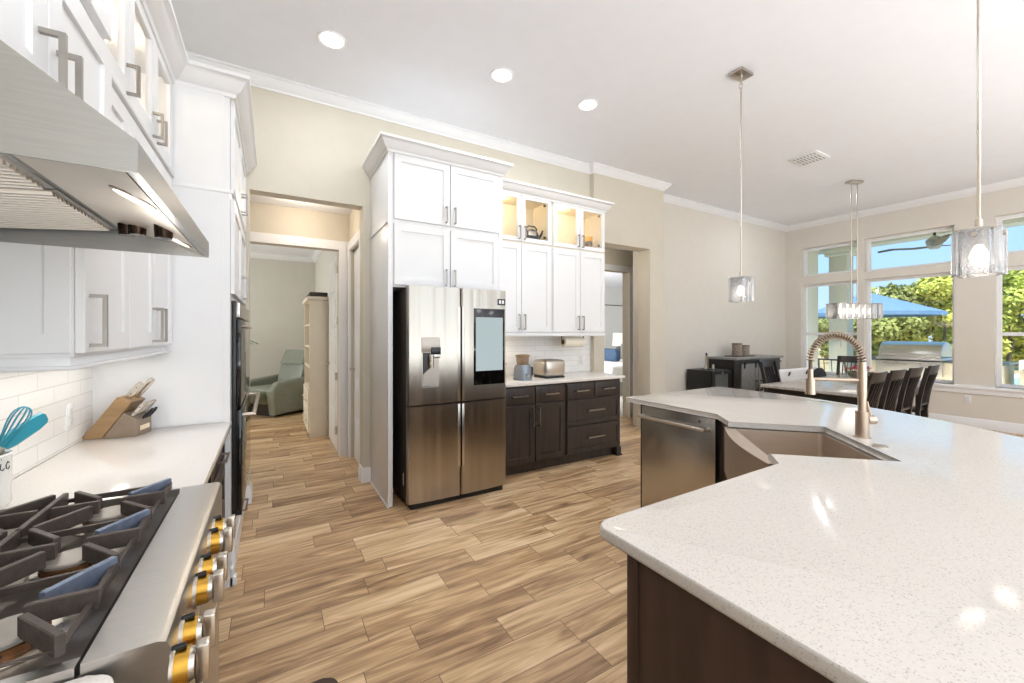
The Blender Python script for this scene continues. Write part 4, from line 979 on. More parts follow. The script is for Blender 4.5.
# utensil crock with whisk and spatula
UXc, UYc = -.70, 1.70
t = thing('utensil_crock', 'white ceramic utensil crock with black script lettering', 'crock', (UXc, UYc, .914))
s = MB(); s.lathe([(.058, .914), (.066, .925), (.066, 1.055), (.069, 1.06), (.066, 1.064), (.060, 1.06), (.060, .93), (0, .93)], (UXc, UYc, 0), 36, cap=False); cb = s.build('body', mat('crock_white', (240, 238, 234), .2, var=.01), t)
# script letters u t i c wrapped on the side that faces the kitchen
def wrap(u, v):   # u along the circumference (metres), v height
    a = R(-26)+u*1.5/.0665
    return (UXc+.0668*math.cos(a), UYc+.0668*math.sin(a), 1.022+v*1.5)
strokes = [[(-.030, .012), (-.030, .002), (-.026, -.002), (-.021, .001), (-.019, .012), (-.019, .001), (-.015, -.001)],
           [(-.010, .024), (-.012, .004), (-.009, -.001), (-.004, .002)], [(-.017, .014), (-.004, .016)],
           [(.000, .012), (-.001, .002), (.003, -.001), (.006, .002)], [(.0005, .019), (.001, .020)],
           [(.017, .010), (.013, .013), (.009, .007), (.010, .001), (.014, -.001), (.018, .003)]]
for st in strokes:
    pts = []
    for i in range(len(st)-1):
        for k in range(4): f_ = k/4; pts.append((st[i][0]+(st[i+1][0]-st[i][0])*f_, st[i][1]+(st[i+1][1]-st[i][1])*f_))
    pts.append(st[-1]); s = MB(); s.tube([wrap(u, v) for u, v in pts], .0011, 6); s.build('lettering', M_black, cb)
t = thing('whisk', 'teal wire balloon whisk standing in the crock', 'whisk', (UXc-.02, UYc, .94))
ax0 = Vector((UXc-.005, UYc-.02, .95)); ax1 = Vector((UXc+.045, UYc+.01, 1.08)); s = MB(); s.cyl(ax0, ax1, .009, .010, 14); s.build('handle', M_nickel, t)
d_ax = (ax1-ax0).normalized(); q_ = d_ax.to_track_quat('Z', 'Y')
for k in range(6):
    a = math.pi*k/6; lp = []
    for j in range(17):
        u = j/16; ph = math.pi*(u*2-1); r_ = .036*math.sin(math.pi*abs(0 if j in (0, 16) else 1)*0+math.pi*min(1, max(0, u)))
        zz = .115*math.sin(math.pi*u)**.7 if 0 < u < 1 else 0
        side = -math.cos(math.pi*u)
        rad_ = .036*side*(.25+.75*math.sin(math.pi*u))
        lp.append(ax1+q_ @ Vector((rad_*math.cos(a), rad_*math.sin(a), zz)))
    s = MB(); s.tube(lp, .0016, 6); s.build('wire', M_teal, t)
t = thing('spatula', 'teal silicone spatula leaning out of the white crock', 'spatula', (UXc, UYc, .94))
b0 = Vector((UXc+.0, UYc-.01, .96)); b1 = Vector((UXc+.025, UYc+.045, 1.07)); b2 = Vector((-.632, 1.90, 1.128))
s = MB(); s.cyl(b0, b1, .006, .006, 10); s.build('handle', mat('spatula_wood', (150, 120, 80), .5), t)
dv = (b2-b1); dn = dv.normalized(); wv = dn.cross(Vector((1, 0, .2))).normalized(); tv = dn.cross(wv).normalized()
rr = []
for f_, w_ in ((-.05, .007), (.05, .018), (.3, .026), (.8, .026), (.95, .022), (1, .012)):
    c = b1+dv*f_; rr.append([c+wv*w_*a+tv*.005*b for a, b in ((-1, 0), (-.8, 1), (.8, 1), (1, 0), (.8, -1), (-.8, -1))])
s = MB(); s.ring(rr); s.build('blade', M_teal, t)
t = thing('measuring_spoon', 'small silver scoop resting in the crock rim', 'spoon', (UXc, UYc-.03, .95))
s = MB(); s.cyl((UXc+.03, UYc-.03, .96), (UXc+.045, UYc-.05, 1.075), .004, n=8); s.build('handle', M_nickel, t)
s = MB(); s.ball((UXc+.05, UYc-.057, 1.085), (.022, .016, .012)); s.build('bowl', M_nickel, t)
# kitchen mat
s = MB(); s.prism([(x, y, .001) for x, y in rounded([(-.09, .5), (.225, .5), (.225, 1.78), (-.09, 1.78)], .05)], (0, 0, .018), .006, 3); tag(base(s.build('kitchen_mat', mat('mat_brown', (74, 56, 44), .7, var=.1, scale=40))), 'dark brown rounded kitchen mat on the floor before the range', 'mat')

# ================================================================== DINING AREA
t = thing('dining_table', 'long dining table with window glare painted on its top, dark apron, by the windows', 'table', (6.35, 2.25, 0))
TX0, TX1, TY0, TY1 = 5.25, 7.45, 1.74, 2.78
s = MB(); s.box(TX0, TX1, TY0, TY1, .725, .76, .006); s.build('tabletop', mat('table_window_glare', (176, 171, 167), .16, var=.15, scale=4, stretch=(1, 12, 1), spec=.8), t)  # pale grey colour stands in for window glare on the tabletop
s = MB(); s.prism([(x, y, .62) for x, y in ((TX0+.06, TY0+.06), (TX1-.06, TY0+.06), (TX1-.06, TY1-.06), (TX0+.06, TY1-.06))], (0, 0, .105)); s.build('apron', M_dinwood, t)
for x in (TX0+.1, TX1-.1):
    for y in (TY0+.1, TY1-.1):
        s = MB(); s.prism([(x-.045, y-.045, 0), (x+.045, y-.045, 0), (x+.045, y+.045, 0), (x-.045, y+.045, 0)], (0, 0, .63), .004); s.build('leg', M_dinwood, t)
def make_chair(label):
    t = thing('dining_chair', label, 'chair', (0, 0, 0), 'slat back chairs round the dining table')   # faces +Y, back at -Y
    def yb(z): return -.20-.10*max(0, (z-.45)/.57)**1.4
    s = MB(); s.prism([(-.215, -.19, .435), (.215, -.19, .435), (.235, .24, .435), (-.235, .24, .435)], (0, 0, .035), .008, 3); s.build('seat', M_dinwood, t)
    for x in (-.195, .195):
        s = MB(); s.tube([(x, -.255, 0), (x, -.205, .25), (x, -.20, .45)]+[(x, yb(z), z) for z in (.6, .75, .9, .98)], .021, sec=SQ, smooth=False); s.build('back_post', M_dinwood, t)
        s = MB(); s.tube([(x*1.03, .21, .436), (x*1.05, .215, 0)], [.022, .016], sec=SQ, smooth=False); s.build('front_leg', M_dinwood, t)
        s = MB(); s.tube([(x*1.02, -.22, .2), (x*1.04, .213, .2)], .010, sec=SQ, smooth=False); s.build('stretcher', M_dinwood, t)
    z0, z1 = .90, 1.01
    def curve(z, off): return [(-.225+.45*k/8, yb(z)-.012-.028*(1-((k-4)/4)**2)+off, z) for k in range(9)]
    s = MB(); f0 = curve(z0, -.011); b0 = curve(z0, .011); f1 = curve(z1, -.011); b1 = curve(z1, .011)
    rr = [[f0[k], b0[k], b1[k], f1[k]] for k in range(9)]; s.ring(rr, smooth=False); s.build('top_rail', M_dinwood, t)
    s = MB(); s.tube([(-.19, yb(.52), .53), (.19, yb(.52), .53)], .016, sec=SQ, smooth=False); s.build('lower_rail', M_dinwood, t)
    for k in range(5):
        x = -.13+k*.065; bw = -.028*(1-(x/.225)**2)
        s = MB(); s.tube([(x, yb(.53), .53), (x, yb(.72)+bw*.6, .72), (x, yb(.92)+bw-.012, .92)], .016, sec=[(-1, -.35), (1, -.35), (1, .35), (-1, .35)], smooth=False); s.build('slat', M_dinwood, t)
    return t
ch = make_chair('dark slat back dining chair nearest the faucet on the island side of the table')
ch.location = (5.22, 1.92, 0); ch.scale = (.84, 1, 1)
for (x, y, r_, lab) in ((5.74, 1.92, 0, 'second dark slat back chair from the faucet along the near side'), (6.28, 1.92, 0, 'third dark slat back chair from the faucet along the near side'), (6.88, 1.92, R(2), 'dark slat back chair farthest along the near side, closest to the window wall'),
                        (6.22, 2.90, R(176), 'dark slat back chair at the table corner before the barn door sideboard'), (8.10, 2.93, R(95), 'dark slat back chair at the table head under the left window')):
    dup(ch, (x, y, 0), r_, lab)
s = MB(); s.ball((7.66, 3.12, .66), (.20, .07, .18)); tag(base(s.build('bench_cushion', mat('cushion_charcoal', (44, 42, 44), .8))), 'round charcoal cushion at the window end of the white bench', 'cushion')
t = thing('dining_bench', 'white upholstered bench behind the dining table', 'bench', (6.9, 3.2, 0))
s = MB(); s.box(6.6, 7.86, 2.95, 3.2, .40, .48, .03, 4); s.build('seat_cushion', mat('bench_white', (232, 230, 228), .6), t)
s = MB(); s.box(6.6, 7.86, 3.2, 3.29, .45, .835, .03, 4); s.build('backrest', mat('bench_white', (232, 230, 228), .6), t)
for x in (6.7, 7.76):
    for y in (3.0, 3.22):
        s = MB(); s.cyl((x, y, 0), (x, y, .41), .018, .025, 12); s.build('leg', M_dinwood, t)
for x in (6.85, 7.4):
    s = MB(); s.cyl((x, 3.195, .74), (x+.015, 3.18, .80), .012, .010, 10); s.build('strap', M_black, t)
# flower pot
t = thing('flower_pot', 'red flowers in a grey pot on the dining table', 'flowers', (6.95, 2.35, .76))
s = MB(); s.lathe([(.07, .76), (.12, .80), (.14, .86), (.135, .865), (.11, .85), (0, .85)], (6.95, 2.35, 0), 24); s.build('pot', mat('pot_grey', (138, 130, 116), .7, var=.15), t)
M_red = mat('petal_red', (196, 22, 40), .6, var=.2); rnd = random.Random(3)
s = MB()
for k in range(46):
    a = rnd.uniform(0, 6.28); r_ = rnd.uniform(0, .17); c = Vector((6.95+r_*math.cos(a), 2.35+r_*math.sin(a), .93-.35*r_+rnd.uniform(-.03, .03)))
    for j in range(5):
        b_ = a+j*1.26; p = c+Vector((.032*math.cos(b_), .032*math.sin(b_), .012)); q = Vector((-math.sin(b_), math.cos(b_), 0))*.018
        s.f([s.v(c), s.v(c.lerp(p, .6)+q), s.v(p+Vector((0, 0, .004))), s.v(c.lerp(p, .6)-q)])
s.build('blossoms', M_red, t)
s = MB()
for k in range(60):
    a = rnd.uniform(0, 6.28); r_ = rnd.uniform(.02, .16); c = Vector((6.95+r_*math.cos(a), 2.35+r_*math.sin(a), .87-.2*r_+rnd.uniform(-.02, .02)))
    p = c+Vector((.05*math.cos(a), .05*math.sin(a), -.01)); q = Vector((-math.sin(a), math.cos(a), 0))*.02
    s.f([s.v(c), s.v(c.lerp(p, .5)+q), s.v(p), s.v(c.lerp(p, .5)-q)])
s.build('leaves', M_green, t)
# barn-door sideboard
t = thing('sideboard', 'weathered grey sideboard with sliding barn doors against the far wall', 'sideboard', (7.07, 3.98, 0))
SX0_, SX1_, SY0_ = 6.35, 7.80, 3.75
s = MB(); s.box(SX0_+.02, SX1_-.02, SY0_+.02, 4.20, .06, .965); s.build('body', M_dinwood, t)
s = MB(); s.box(SX0_, SX1_, SY0_-.03, 4.205, .965, 1.0, .004); s.build('top', M_grey, t)
for x in (SX0_+.05, SX1_-.05):
    for y in (SY0_+.06, 4.16):
        s = MB(); s.box(x-.03, x+.03, y-.03, y+.03, 0, .07); s.build('leg', M_dinwood, t)
M = FY(0, SY0_+.02, 0)
s = MB(M); s.box(SX0_+.03, SX1_-.03, .895, .915, .02, .03); s.build('door_track', M_black, t)
for i, (a0, a1) in enumerate(((6.56, 7.03), (7.06, 7.62))):
    d = front_mesh('barn_door', M, a0, a1, .12, .90, M_grey, t, fw=.07, t=.02)
    for a in (a0+.07, a1-.07):
        s = MB(M); s.box(a-.014, a+.014, .82, .93, .02, .034, .002); s.cyl((a, .905, .024), (a, .905, .042), .026, n=18); s.build('hanger', M_black, d)
    s = MB(M); a = a1-.05 if i == 0 else a0+.05; s.tube([(a, .44, .02), (a, .44, .05), (a, .60, .05), (a, .60, .02)], .008, sec=SQ, smooth=False); s.build('handle', M_black, d)
s = MB(); s.box(6.62, 7.12, 3.85, 4.08, 1.0, 1.018, .004); o = s.build('serving_tray', mat('tray_brown', (92, 78, 66), .5)); tag(base(o), 'thin brown tray under two canisters on the sideboard', 'tray')
for (x, h, lab) in ((6.78, .19, 'taller woven canister with flat lid on the sideboard tray'), (7.0, .155, 'shorter woven canister on the right of the sideboard tray')):
    t = thing('woven_canister', lab, 'canister', (x, 3.96, 1.018), 'canisters on the sideboard')
    s = MB(); s.lathe([(.075, 1.018), (.078, 1.03), (.075, 1.018+h)], (x, 3.96, 0), 24); s.build('body', mat('woven_brown', (146, 132, 120), .7, var=.45, scale=40), t)
    s = MB(); s.lathe([(.078, 1.018+h), (.082, 1.023+h), (.082, 1.035+h), (0, 1.04+h)], (x, 3.96, 0), 24); s.build('lid', mat('lid_brown', (96, 78, 64), .5), t)
t = thing('mini_fridge', 'small black beverage fridge with glass door beside the sideboard', 'mini fridge', (5.99, 3.96, 0))
s = MB(); s.box(5.75, 6.23, 3.76, 4.18, .02, .82, .006); s.build('body', M_black, t)
s = MB(); M = FY(0, 3.755, 0)
d = front_mesh('door', M, 5.755, 6.225, .06, .815, M_black, t, fw=.05, t=.03, glazed=True)
s = MB(M); s.cyl((5.99, .785, .03), (5.99, .785, .034), .018, n=16); s.build('emblem', M_nickel, d)
s = MB(); s.box(5.77, 6.21, 3.745, 3.753, .1, .78); s.build('dark_interior', mat('wine_dark', (92, 96, 96), .3), t)
t = thing('corkscrew_stand', 'polished metal corkscrew stand on top of the mini fridge', 'corkscrew', (5.93, 3.95, .82))
s = MB(); s.box(5.86, 6.0, 3.88, 4.02, .82, .832, .003); s.build('base', M_black, t)
s = MB(); s.tube([(5.93, 3.97, .83), (5.94, 3.96, .92), (5.925, 3.95, 1.0), (5.91, 3.94, 1.06)], [.026, .022, .018, .014], 14); s.build('body', M_nickel, t)
s = MB(); s.tube([(5.91, 3.94, 1.055), (5.89, 3.93, 1.075), (5.87, 3.92, 1.07)], [.016, .014, .01], 10); s.build('head', M_black, t)
s = MB(); s.cyl((6.02, 3.9, .83), (6.02, 3.9, .90), .02, .018, 14); s.build('foil_cutter', M_nickel, t)
outlet(FNX(WX, 1.73, .415), 'white outlet on the wall below the windows')

# ================================================================== STUDY
t = thing('recliner', 'grey green leather recliner seen through the doorway', 'armchair', (0, 0, 0))
s = MB(); s.box(-.30, .30, -.46, .30, .20, .48, .07, 5); s.build('seat', M_leather, t)
s = MB(); s.prism([(-.31, .16, .42), (-.31, .38, .36), (-.31, .50, .86), (-.31, .30, .90)], (.62, 0, 0), .06, 5); s.build('backrest', M_leather, t)
s = MB(); s.prism([(-.30, .24, .84), (-.30, .46, .82), (-.30, .52, 1.06), (-.30, .36, 1.09)], (.60, 0, 0), .06, 5); s.build('headrest', M_leather, t)
for x in (-.48, .30):
    s = MB(); s.prism([(x, -.44, .04), (x, .40, .04), (x, .46, .50), (x, .30, .62), (x, -.36, .58), (x, -.50, .44)], (.18, 0, 0), .06, 5); s.build('armrest', M_leather, t)
s = MB(); s.box(-.29, .29, -.86, -.40, .28, .44, .06, 5); s.build('footrest', M_leather, t)
s = MB(); s.box(-.36, .36, -.34, .36, .0, .20); s.build('base', M_black, t)
t.location = (.10, 8.32, 0); t.rotation_euler = (0, 0, R(-52))
t = thing('bookcase', 'tall cream bookcase with open shelves beside the study door', 'bookcase', (.55, 6.55, 0))
M_cream = mat('cream_paint', (226, 218, 202), .45, var=.02)
bxl, bxr, byl, byh, bh = .43, .665, 6.02, 7.0, 1.84
s = MB(); s.box(bxl, bxr, byl, byl+.03, 0, bh, .003); s.build('side_panel', M_cream, t)
s = MB(); s.box(bxl, bxr, byh-.03, byh, 0, bh, .003); s.build('side_panel', M_cream, t)
s = MB(); s.box(bxr-.012, bxr, byl+.03, byh-.03, 0, bh); s.build('back_panel', M_cream, t)
s = MB(); s.box(bxl-.03, bxr, byl-.02, byh+.02, bh, bh+.05, .01, 3); s.build('cornice', M_cream, t)
zs = (.62, .92, 1.2, 1.5)
for z in (.04,)+zs:
    s = MB(); s.box(bxl+.006, bxr-.012, byl+.03, byh-.03, z, z+.025); s.build('shelf', M_cream, t)
M = FNX(bxl+.004, 0, 0)
for a0, a1 in ((-byh+.03, -(byl+byh)/2-.002), (-(byl+byh)/2+.002, -byl-.03)):
    for b0, b1 in ((.06, .33), (.335, .62)):
        d = front_mesh('drawer', M, a0, a1, b0, b1, M_cream, t, fw=.05); 
        s = MB(M); s.cyl(((a0+a1)/2, (b0+b1)/2, .02), ((a0+a1)/2, (b0+b1)/2, .045), .014, n=12); s.build('knob', M_cream, d)
rnd = random.Random(11)
cols = ((120, 44, 40), (60, 66, 80), (150, 140, 120), (88, 96, 84), (54, 44, 40), (170, 150, 110))
for z in zs[:3]:
    y = byl+.05
    for k in range(6):
        th = rnd.uniform(.025, .045); h = rnd.uniform(.16, .22); c = cols[rnd.randrange(6)]
        s = MB(); s.box(.455, .62, y, y+th, z+.0255, z+.0255+h, .002); tag(base(s.build('book', mat('book_%d_%d' % (c[0], c[1]), c, .6))), 'book standing upright on a shelf of the cream bookcase', 'book', 'books in the cream bookcase'); y += th+.002
s = MB(); s.box(.44, .66, 6.08, 6.75, bh+.0505, bh+.115, .006); tag(base(s.build('storage_box', mat('box_dark', (58, 52, 48), .6))), 'flat dark box lying on top of the cream bookcase', 'box')
# palm
t = thing('potted_palm', 'green palm fronds reaching in beside the recliner', 'plant', (-.95, 8.85, 0))
s = MB(); s.lathe([(.13, 0), (.17, .28), (.175, .30), (.15, .29), (0, .27)], (-.95, 8.85, 0), 24); s.build('pot', mat('pot_brown', (110, 90, 70), .6), t)
s = MB(); s.tube([(-.95, 8.85, .25), (-.93, 8.85, .7), (-.90, 8.84, 1.15)], [.03, .024, .018], 10); s.build('trunk', mat('palm_trunk', (110, 92, 66), .8), t)
for k in range(9):
    a = k*.698; s = MB(); pr = None
    sp_ = [Vector((-.90+.62*u*math.cos(a), 8.84+.5*u*math.sin(a)*.5, 1.15+.5*u-.42*u*u)) for u in [j/10 for j in range(11)]]
    s.tube(sp_, .006, 6)
    for j in range(1, 11):
        for sd_ in (-1, 1):
            q = Vector((-math.sin(a), math.cos(a), 0))*sd_; p = sp_[j]; tip = p+q*.12+Vector((.07*math.cos(a), .07*math.sin(a), -.04))
            s.f([s.v(p), s.v(p.lerp(tip, .5)+Vector((.012*math.cos(a), .012*math.sin(a), .004))), s.v(tip), s.v(p.lerp(tip, .5)-Vector((.012*math.cos(a), .012*math.sin(a), 0)))])
    s.build('frond', M_green, t)

# ================================================================== BEDROOM
t = thing('bed', 'bed with white bedding seen through the bedroom doorway', 'bed', (7.4, 7.35, 0))
s = MB(); s.box(6.4, 8.35, 6.5, 8.2, .0, .32, .01); s.build('base', mat('bed_base', (150, 146, 140), .7), t)
s = MB(); s.box(6.38, 8.37, 6.48, 8.22, .30, .68, .06, 5); s.build('duvet', mat('duvet_white', (240, 240, 240), .9, var=.02, bump=.3, bscale=6), t)
s = MB(); s.box(8.38, 8.46, 6.5, 8.2, 0, 1.1, .02); s.build('headboard', mat('bed_base', (150, 146, 140), .7), t)
s = MB(); s.box(7.35, 7.55, 7.35, 7.95, .68, 1.0, .07, 5); tag(base(s.build('cushion', mat('cushion_blue', (64, 86, 112), .9, var=.1))), 'blue cushion on the white bed', 'cushion')
t = thing('nightstand', 'grey nightstand behind the white bed', 'nightstand', (8.85, 8.7, 0))
s = MB(); s.box(8.5, 9.25, 8.47, 8.95, .08, .66, .006); s.build('body', mat('night_grey', (120, 118, 116), .5), t)
s = MB(FY(0, 8.47, 0)); s.box(8.54, 9.21, .4, .62, 0, .015, .003); s.build('drawer', mat('night_grey', (120, 118, 116), .5), t)
for x in (8.55, 9.2): 
    for y in (8.52, 8.9):
        s = MB(); s.box(x-.025, x+.025, y-.025, y+.025, 0, .09); s.build('leg', M_dinwood, t)
t = thing('table_lamp', 'lamp with white drum shade on the nightstand', 'lamp', (8.87, 8.72, .66))
s = MB(); s.lathe([(.09, .66), (.10, .68), (.10, .98), (.03, 1.0), (.012, 1.04)], (8.87, 8.72, 0), 20); s.build('base', mat('lamp_grey', (96, 96, 98), .4), t)
s = MB(); s.lathe([(.20, 1.02), (.18, 1.40), (.175, 1.40), (.195, 1.025)], (8.87, 8.72, 0), 28, cap=False); s.build('shade', mat('shade_white', (244, 240, 232), .9, em=(255, 240, 220), emS=.35), t)
s = MB(); s.cyl((8.2, 9.64, 2.3), (10.2, 9.64, 2.3), .014, n=10); tag(s.build('curtain_rod', M_black), 'dark curtain rod high on the bedroom wall', 'curtain rod')

# ================================================================== OUTDOORS
GZ = -.12
slab('ground', 9.15, 90, -40, 60, -.4, GZ-.1, mat('dry_ground', (196, 176, 136), .95, var=.3, scale=2))
slab('patio_floor', 9.13, 13.2, -6, 6.5, -.4, GZ+.02, mat('patio_stone', (206, 198, 184), .85, var=.12, scale=4))
slab('patio_ceiling', 9.13, 11.4, -6, 4.34, 3.52, 3.7, mat('patio_soffit', (214, 206, 184), .8))
s = MB(); s.box(10.9, 11.3, -6, 6.5, 3.28, 3.54); o = struct(s.build('patio_beam', M_stucco))
def column(x, y, label):
    t = thing('patio_column', label, 'column', (x, y, GZ))
    s = MB(); s.box(x-.17, x+.17, y-.17, y+.17, GZ+.02, 3.14, .01); s.build('shaft', M_stucco, t)
    s = MB(); s.box(x-.23, x+.23, y-.23, y+.23, 3.12, 3.19, .01); s.box(x-.28, x+.28, y-.28, y+.28, 3.19, 3.28, .01); s.build('capital', M_stucco, t)
    s = MB(); s.box(x-.21, x+.21, y-.21, y+.21, GZ+.02, .2, .01); s.build('plinth', M_stucco, t)
    s = MB(FNX(x-.17, y, 1.15)); s.box(-.06, .06, -.07, .07, 0, .04, .005); s.build('outlet_cover', mat('cover_grey', (206, 208, 206), .5), t)
    return t
column(11.0, 4.06, 'stucco patio column with a capital seen through the left window')
# grill island
M_lime = mat('limestone', (212, 204, 180), .9, var=.12, scale=6)
t = thing('grill_island', 'pale stone outdoor kitchen counter outside the windows', 'outdoor kitchen', (10.75, 2.4, GZ))
s = MB(); s.box(10.42, 11.2, 1.62, 3.55, GZ+.02, .86, .005); s.build('base', M_lime, t)
s = MB(); s.box(10.36, 11.25, 1.58, 3.60, .86, .90, .008); s.build('counter', mat('dark_granite', (90, 92, 92), .25), t)
t = thing('gas_grill', 'stainless built-in gas grill with rounded hood on the outdoor counter', 'grill', (10.75, 2.79, .9))
s = MB(); P = [(10.40, .94), (10.42, 1.06), (10.50, 1.17), (10.62, 1.225), (10.78, 1.235), (10.95, 1.20), (11.05, 1.10), (11.06, .94)]
s.prism([(x, 2.34, z) for x, z in P], (0, .89, 0), .02, 3); hd2 = s.build('hood', M_steelh, t)
s = MB(); s.tube([(10.43, 2.42, .99), (10.36, 2.42, .99), (10.36, 3.15, .99), (10.43, 3.15, .99)], .012, 10); s.build('handle', M_nickel, hd2)
s = MB(); s.cyl((10.49, 2.79, 1.09), (10.46, 2.79, 1.10), .045, n=18); s.build('gauge', M_nickel, hd2)
s = MB(); s.box(10.36, 11.06, 2.32, 3.25, .60, .94, .006); cp = s.build('control_panel', M_steelh, t)
for k in range(5):
    s = MB(); y = 2.46+k*.165; s.cyl((10.36, y, .82), (10.31, y, .82), .028, .024, 16); s.build('knob', M_nickel, cp)
s = MB(); s.box(10.40, 11.1, 1.0, 1.45, GZ+.02, .80, .01); o = s.build('stone_pier', M_lime); tag(base(o), 'pale stone pier below the right hand window', 'pier')
# ceiling fan
t = thing('patio_fan', 'dark three blade ceiling fan on the patio', 'ceiling fan', (10.2, 2.38, 2.9))
s = MB(); s.cyl((10.2, 2.38, 3.12), (10.2, 2.38, 3.522), .02, n=12); s.build('downrod', M_black, t)
s = MB(); s.lathe([(0, 2.90), (.06, 2.905), (.10, 2.95), (.12, 3.06), (.07, 3.11), (.03, 3.14), (0, 3.14)], (10.2, 2.38, 0), 24, cap=False); s.build('motor', mat('fan_grey', (150, 160, 158), .4), t)
for k in range(3):
    a = R(84+120*k); d = Vector((math.cos(a), math.sin(a), 0)); n_ = Vector((-math.sin(a), math.cos(a), 0)); rr = []
    for f_, w_, z in ((.08, .05, 2.95), (.3, .075, 2.96), (.6, .07, 3.0), (.78, .05, 2.99), (.82, .02, 2.985)):
        c = Vector((10.2, 2.38, z))+d*f_; rr.append([c+n_*w_+Vector((0, 0, .012)), c+n_*w_*.2+Vector((0, 0, .02)), c-n_*w_, c-n_*w_*.9+Vector((0, 0, -.008))])
    s = MB(); s.ring(rr); s.build('blade', M_black, t)
# umbrella
t = thing('patio_umbrella', 'blue market umbrella standing by the trees outside', 'umbrella', (15.3, 4.98, GZ))
s = MB(); n = 8; ap = s.v((15.3, 4.98, 2.62)); rim = [s.v((15.3+1.62*math.cos(2*math.pi*k/n+.2), 4.98+1.62*math.sin(2*math.pi*k/n+.2), 1.98)) for k in range(n)]
mid = [s.v((15.3+1.62*math.cos(2*math.pi*(k+.5)/n+.2)*.9, 4.98+1.62*math.sin(2*math.pi*(k+.5)/n+.2)*.9, 2.0)) for k in range(n)]
val = [s.v((15.3+1.63*math.cos(2*math.pi*k/n+.2), 4.98+1.63*math.sin(2*math.pi*k/n+.2), 1.88)) for k in range(n)]
valm = [s.v((15.3+1.63*math.cos(2*math.pi*(k+.5)/n+.2)*.9, 4.98+1.63*math.sin(2*math.pi*(k+.5)/n+.2)*.9, 1.89)) for k in range(n)]
for k in range(n):
    s.f([ap, rim[k], mid[k]]); s.f([ap, mid[k], rim[(k+1) % n]]); s.f([rim[k], val[k], valm[k], mid[k]]); s.f([mid[k], valm[k], val[(k+1) % n], rim[(k+1) % n]])
o = s.build('canopy', mat('canvas_blue', (116, 150, 184), .8, var=.06), t)
s = MB(); s.cyl((15.3, 4.98, GZ-.1), (15.3, 4.98, 2.7), .03, n=12); s.build('pole', M_dinwood, t)
s = MB(); s.lathe([(.35, GZ-.1), (.35, GZ-.02), (.08, GZ+.05), (.04, GZ+.2)], (15.3, 4.98, 0), 20); s.build('base', M_black, t)
# patio chair outside left window
t = thing('patio_chair', 'grey metal patio chair outside the left window', 'chair', (10.0, 3.75, GZ))
M_pc = mat('patio_metal', (70, 78, 82), .5, .4)
s = MB(); s.tube([(9.78, 3.5, .42), (9.78, 4.0, .42), (10.22, 4.0, .42), (10.22, 3.5, .42)], .018, 8, closed=True); s.build('seat_frame', M_pc, t)
s = MB(); s.box(9.79, 10.21, 3.51, 3.99, .41, .43); s.build('seat', M_pc, t)
s = MB(); s.tube([(9.78, 3.52, .42), (9.72, 3.53, .86), (9.72, 3.97, .86), (9.78, 3.98, .42)], .016, 8); s.build('back_frame', M_pc, t)
for y in (3.62, 3.75, 3.88):
    s = MB(); s.tube([(9.775, y, .42), (9.72, y, .86)], .008, 6); s.build('back_bar', M_pc, t)
for x in (9.78, 10.22):
    for y in (3.5, 4.0):
        s = MB(); s.cyl((x, y, GZ+.02), (x, y, .42), .016, n=8); s.build('leg', M_pc, t)
# pool
t = thing('swimming_pool', 'raised swimming pool with turquoise water beyond the right window', 'pool', (15.5, 1.5, GZ))
s = MB(); s.box(14.0, 18.5, 2.35, 2.6, -.3, .25, .02); s.box(14.0, 14.3, -4, 2.35, -.3, .02, .02); s.box(18.5, 18.8, -4, 2.6, -.3, .62, .02); s.build('coping', mat('pool_stone', (222, 216, 200), .8, var=.06), t)
s = MB(); s.box(14.3, 18.5, -4, 2.35, -.3, -.02); s.build('water', mat('pool_water', (96, 190, 200), .05, var=.12, scale=3), t)
# trees
def leaf_mat(name, rgb):
    m = mat(name, rgb, .7, var=.45, scale=1.3); return m
def make_tree(name, label, h, rad_, rgb, seed, nleaf=2600, trunkh=1.2):
    rn = random.Random(seed); t = thing(name, label, 'tree', (0, 0, 0), 'trees beyond the patio')
    bl = []
    for k in range(15):
        z = trunkh+(h-trunkh)*rn.random()**.8; q = (z-trunkh)/(h-trunkh); rr = rad_*(.95-.55*q)*math.sqrt(rn.random()); a = rn.uniform(0, 6.28)
        bl.append((Vector((rr*math.cos(a), rr*math.sin(a), z)), rad_*rn.uniform(.25, .42)))
    s = MB()
    for k in range(nleaf):
        c, r_ = bl[k % len(bl)]; d = Vector((rn.gauss(0, 1), rn.gauss(0, 1), rn.gauss(0, .8))).normalized()
        p = c+d*r_*rn.uniform(.55, 1.05); sz = rn.uniform(.05, .10)*rad_**.5
        u = Vector((rn.gauss(0, 1), rn.gauss(0, 1), rn.gauss(0, 1))).normalized(); v = u.cross(d+Vector((.01, .02, .03))).normalized()
        s.f([s.v(p-u*sz), s.v(p+v*sz*.6), s.v(p+u*sz), s.v(p-v*sz*.6)])
    o = s.build('foliage', leaf_mat(name+'_leaf_%d' % seed, rgb), t)
    s = MB(); s.tube([(0, 0, -.3), (.05, .03, trunkh*.7), (0, .05, trunkh+.5), (.1, 0, h*.6)], [.16, .12, .09, .03], 8); s.build('trunk', mat('bark_grey', (108, 98, 84), .9, var=.3), t)
    for k in range(6):
        c, r_ = bl[k]; s = MB(); s.tube([(0, .04, trunkh+.2), c*.55+Vector((0, 0, trunkh*.3)), c], [.05, .035, .012], 6); s.build('branch', mat('bark_grey', (108, 98, 84), .9, var=.3), t)
    return t
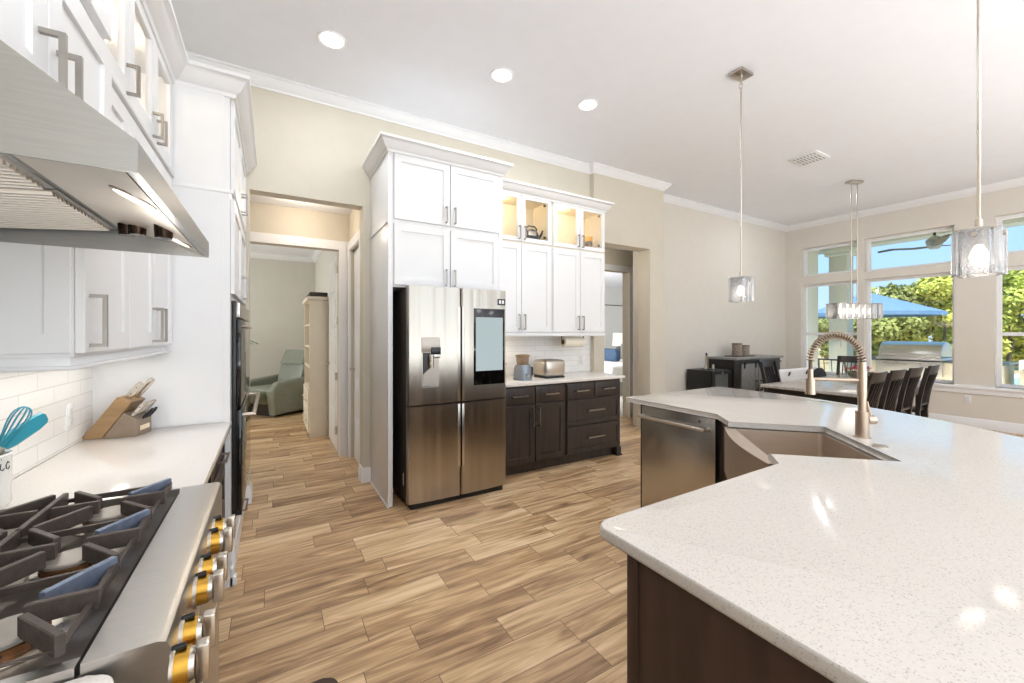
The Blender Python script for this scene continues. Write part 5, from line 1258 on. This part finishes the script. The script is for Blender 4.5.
p1_ = make_tree('juniper_tree', 'bright yellow green tree rising tallest behind the grill at the window post', 5.0, 2.0, (206, 208, 104), 1, 11000, .6)
p2_ = make_tree('oak_tree', 'olive green bushy tree left of the grill below the umbrella', 3.3, 1.9, (158, 164, 96), 2, 9000, .6)
p3_ = make_tree('cedar_tree', 'mid green tree filling the middle of the right hand window', 5.2, 2.2, (190, 198, 96), 3, 11000, .6)
def at(u, fw):
    th = math.atan(240/405.); a = (u-512)/405*fw; return (fw*math.sin(th)+a*math.cos(th), fw*math.cos(th)-a*math.sin(th))
p1_.scale = (.82, .82, .78); p3_.scale = (.85, .85, .80); p1_.location = (*at(945, 17), -.3); p2_.location = (*at(885, 18.5), -.3); p3_.location = (*at(1010, 17.5), -.3)
lab2 = ['low olive shrub tree at the left edge of the umbrella', 'rounded olive tree seen between the column and the wall', 'distant tree top poking above the blue umbrella', 'sunlit tree at the right edge of the frame', 'dark green tree behind the bright trees at the window post', 'far tree low behind the pool', 'far green tree behind the grill hood', 'yellow green tree beyond the pool edge of the view', 'far shrub tree in the narrow left window', 'background tree behind the umbrella pole']
spec = [(p2_, 858, 20, .95), (p2_, 826, 24, .8), (p2_, 900, 24, 1.25), (p1_, 1050, 19, 1.0), (p3_, 968, 23, 1.15), (p2_, 1000, 23, .9), (p3_, 915, 26, 1.05), (p1_, 1085, 22, 1.15), (p2_, 835, 30, 1.0), (p3_, 870, 32, .95)]
for (pr, u, fw_, sc_), lb in zip(spec, lab2):
    o = dup(pr, (*at(u, fw_), -.3), random.Random(u).uniform(0, 6), lb); o.scale = (sc_*.85, sc_*.85, sc_*.8)
# distant house roof
t = thing('distant_house', 'dark roofed house far outside the left transom window', 'house', (*at(788, 40), 0))
hx, hy = at(788, 40)
s = MB(); s.box(hx-3, hx+3, hy-.2, hy+5, -.4, 6.2); s.build('walls', M_stucco, t)
s = MB(); s.prism([(hx-3.6, hy-1.0, 6.0), (hx+3.6, hy-1.0, 6.0), (hx, hy-1.0, 10.0)], (0, 6.5, 0)); s.build('roof', mat('roof_slate', (86, 94, 104), .8), t)
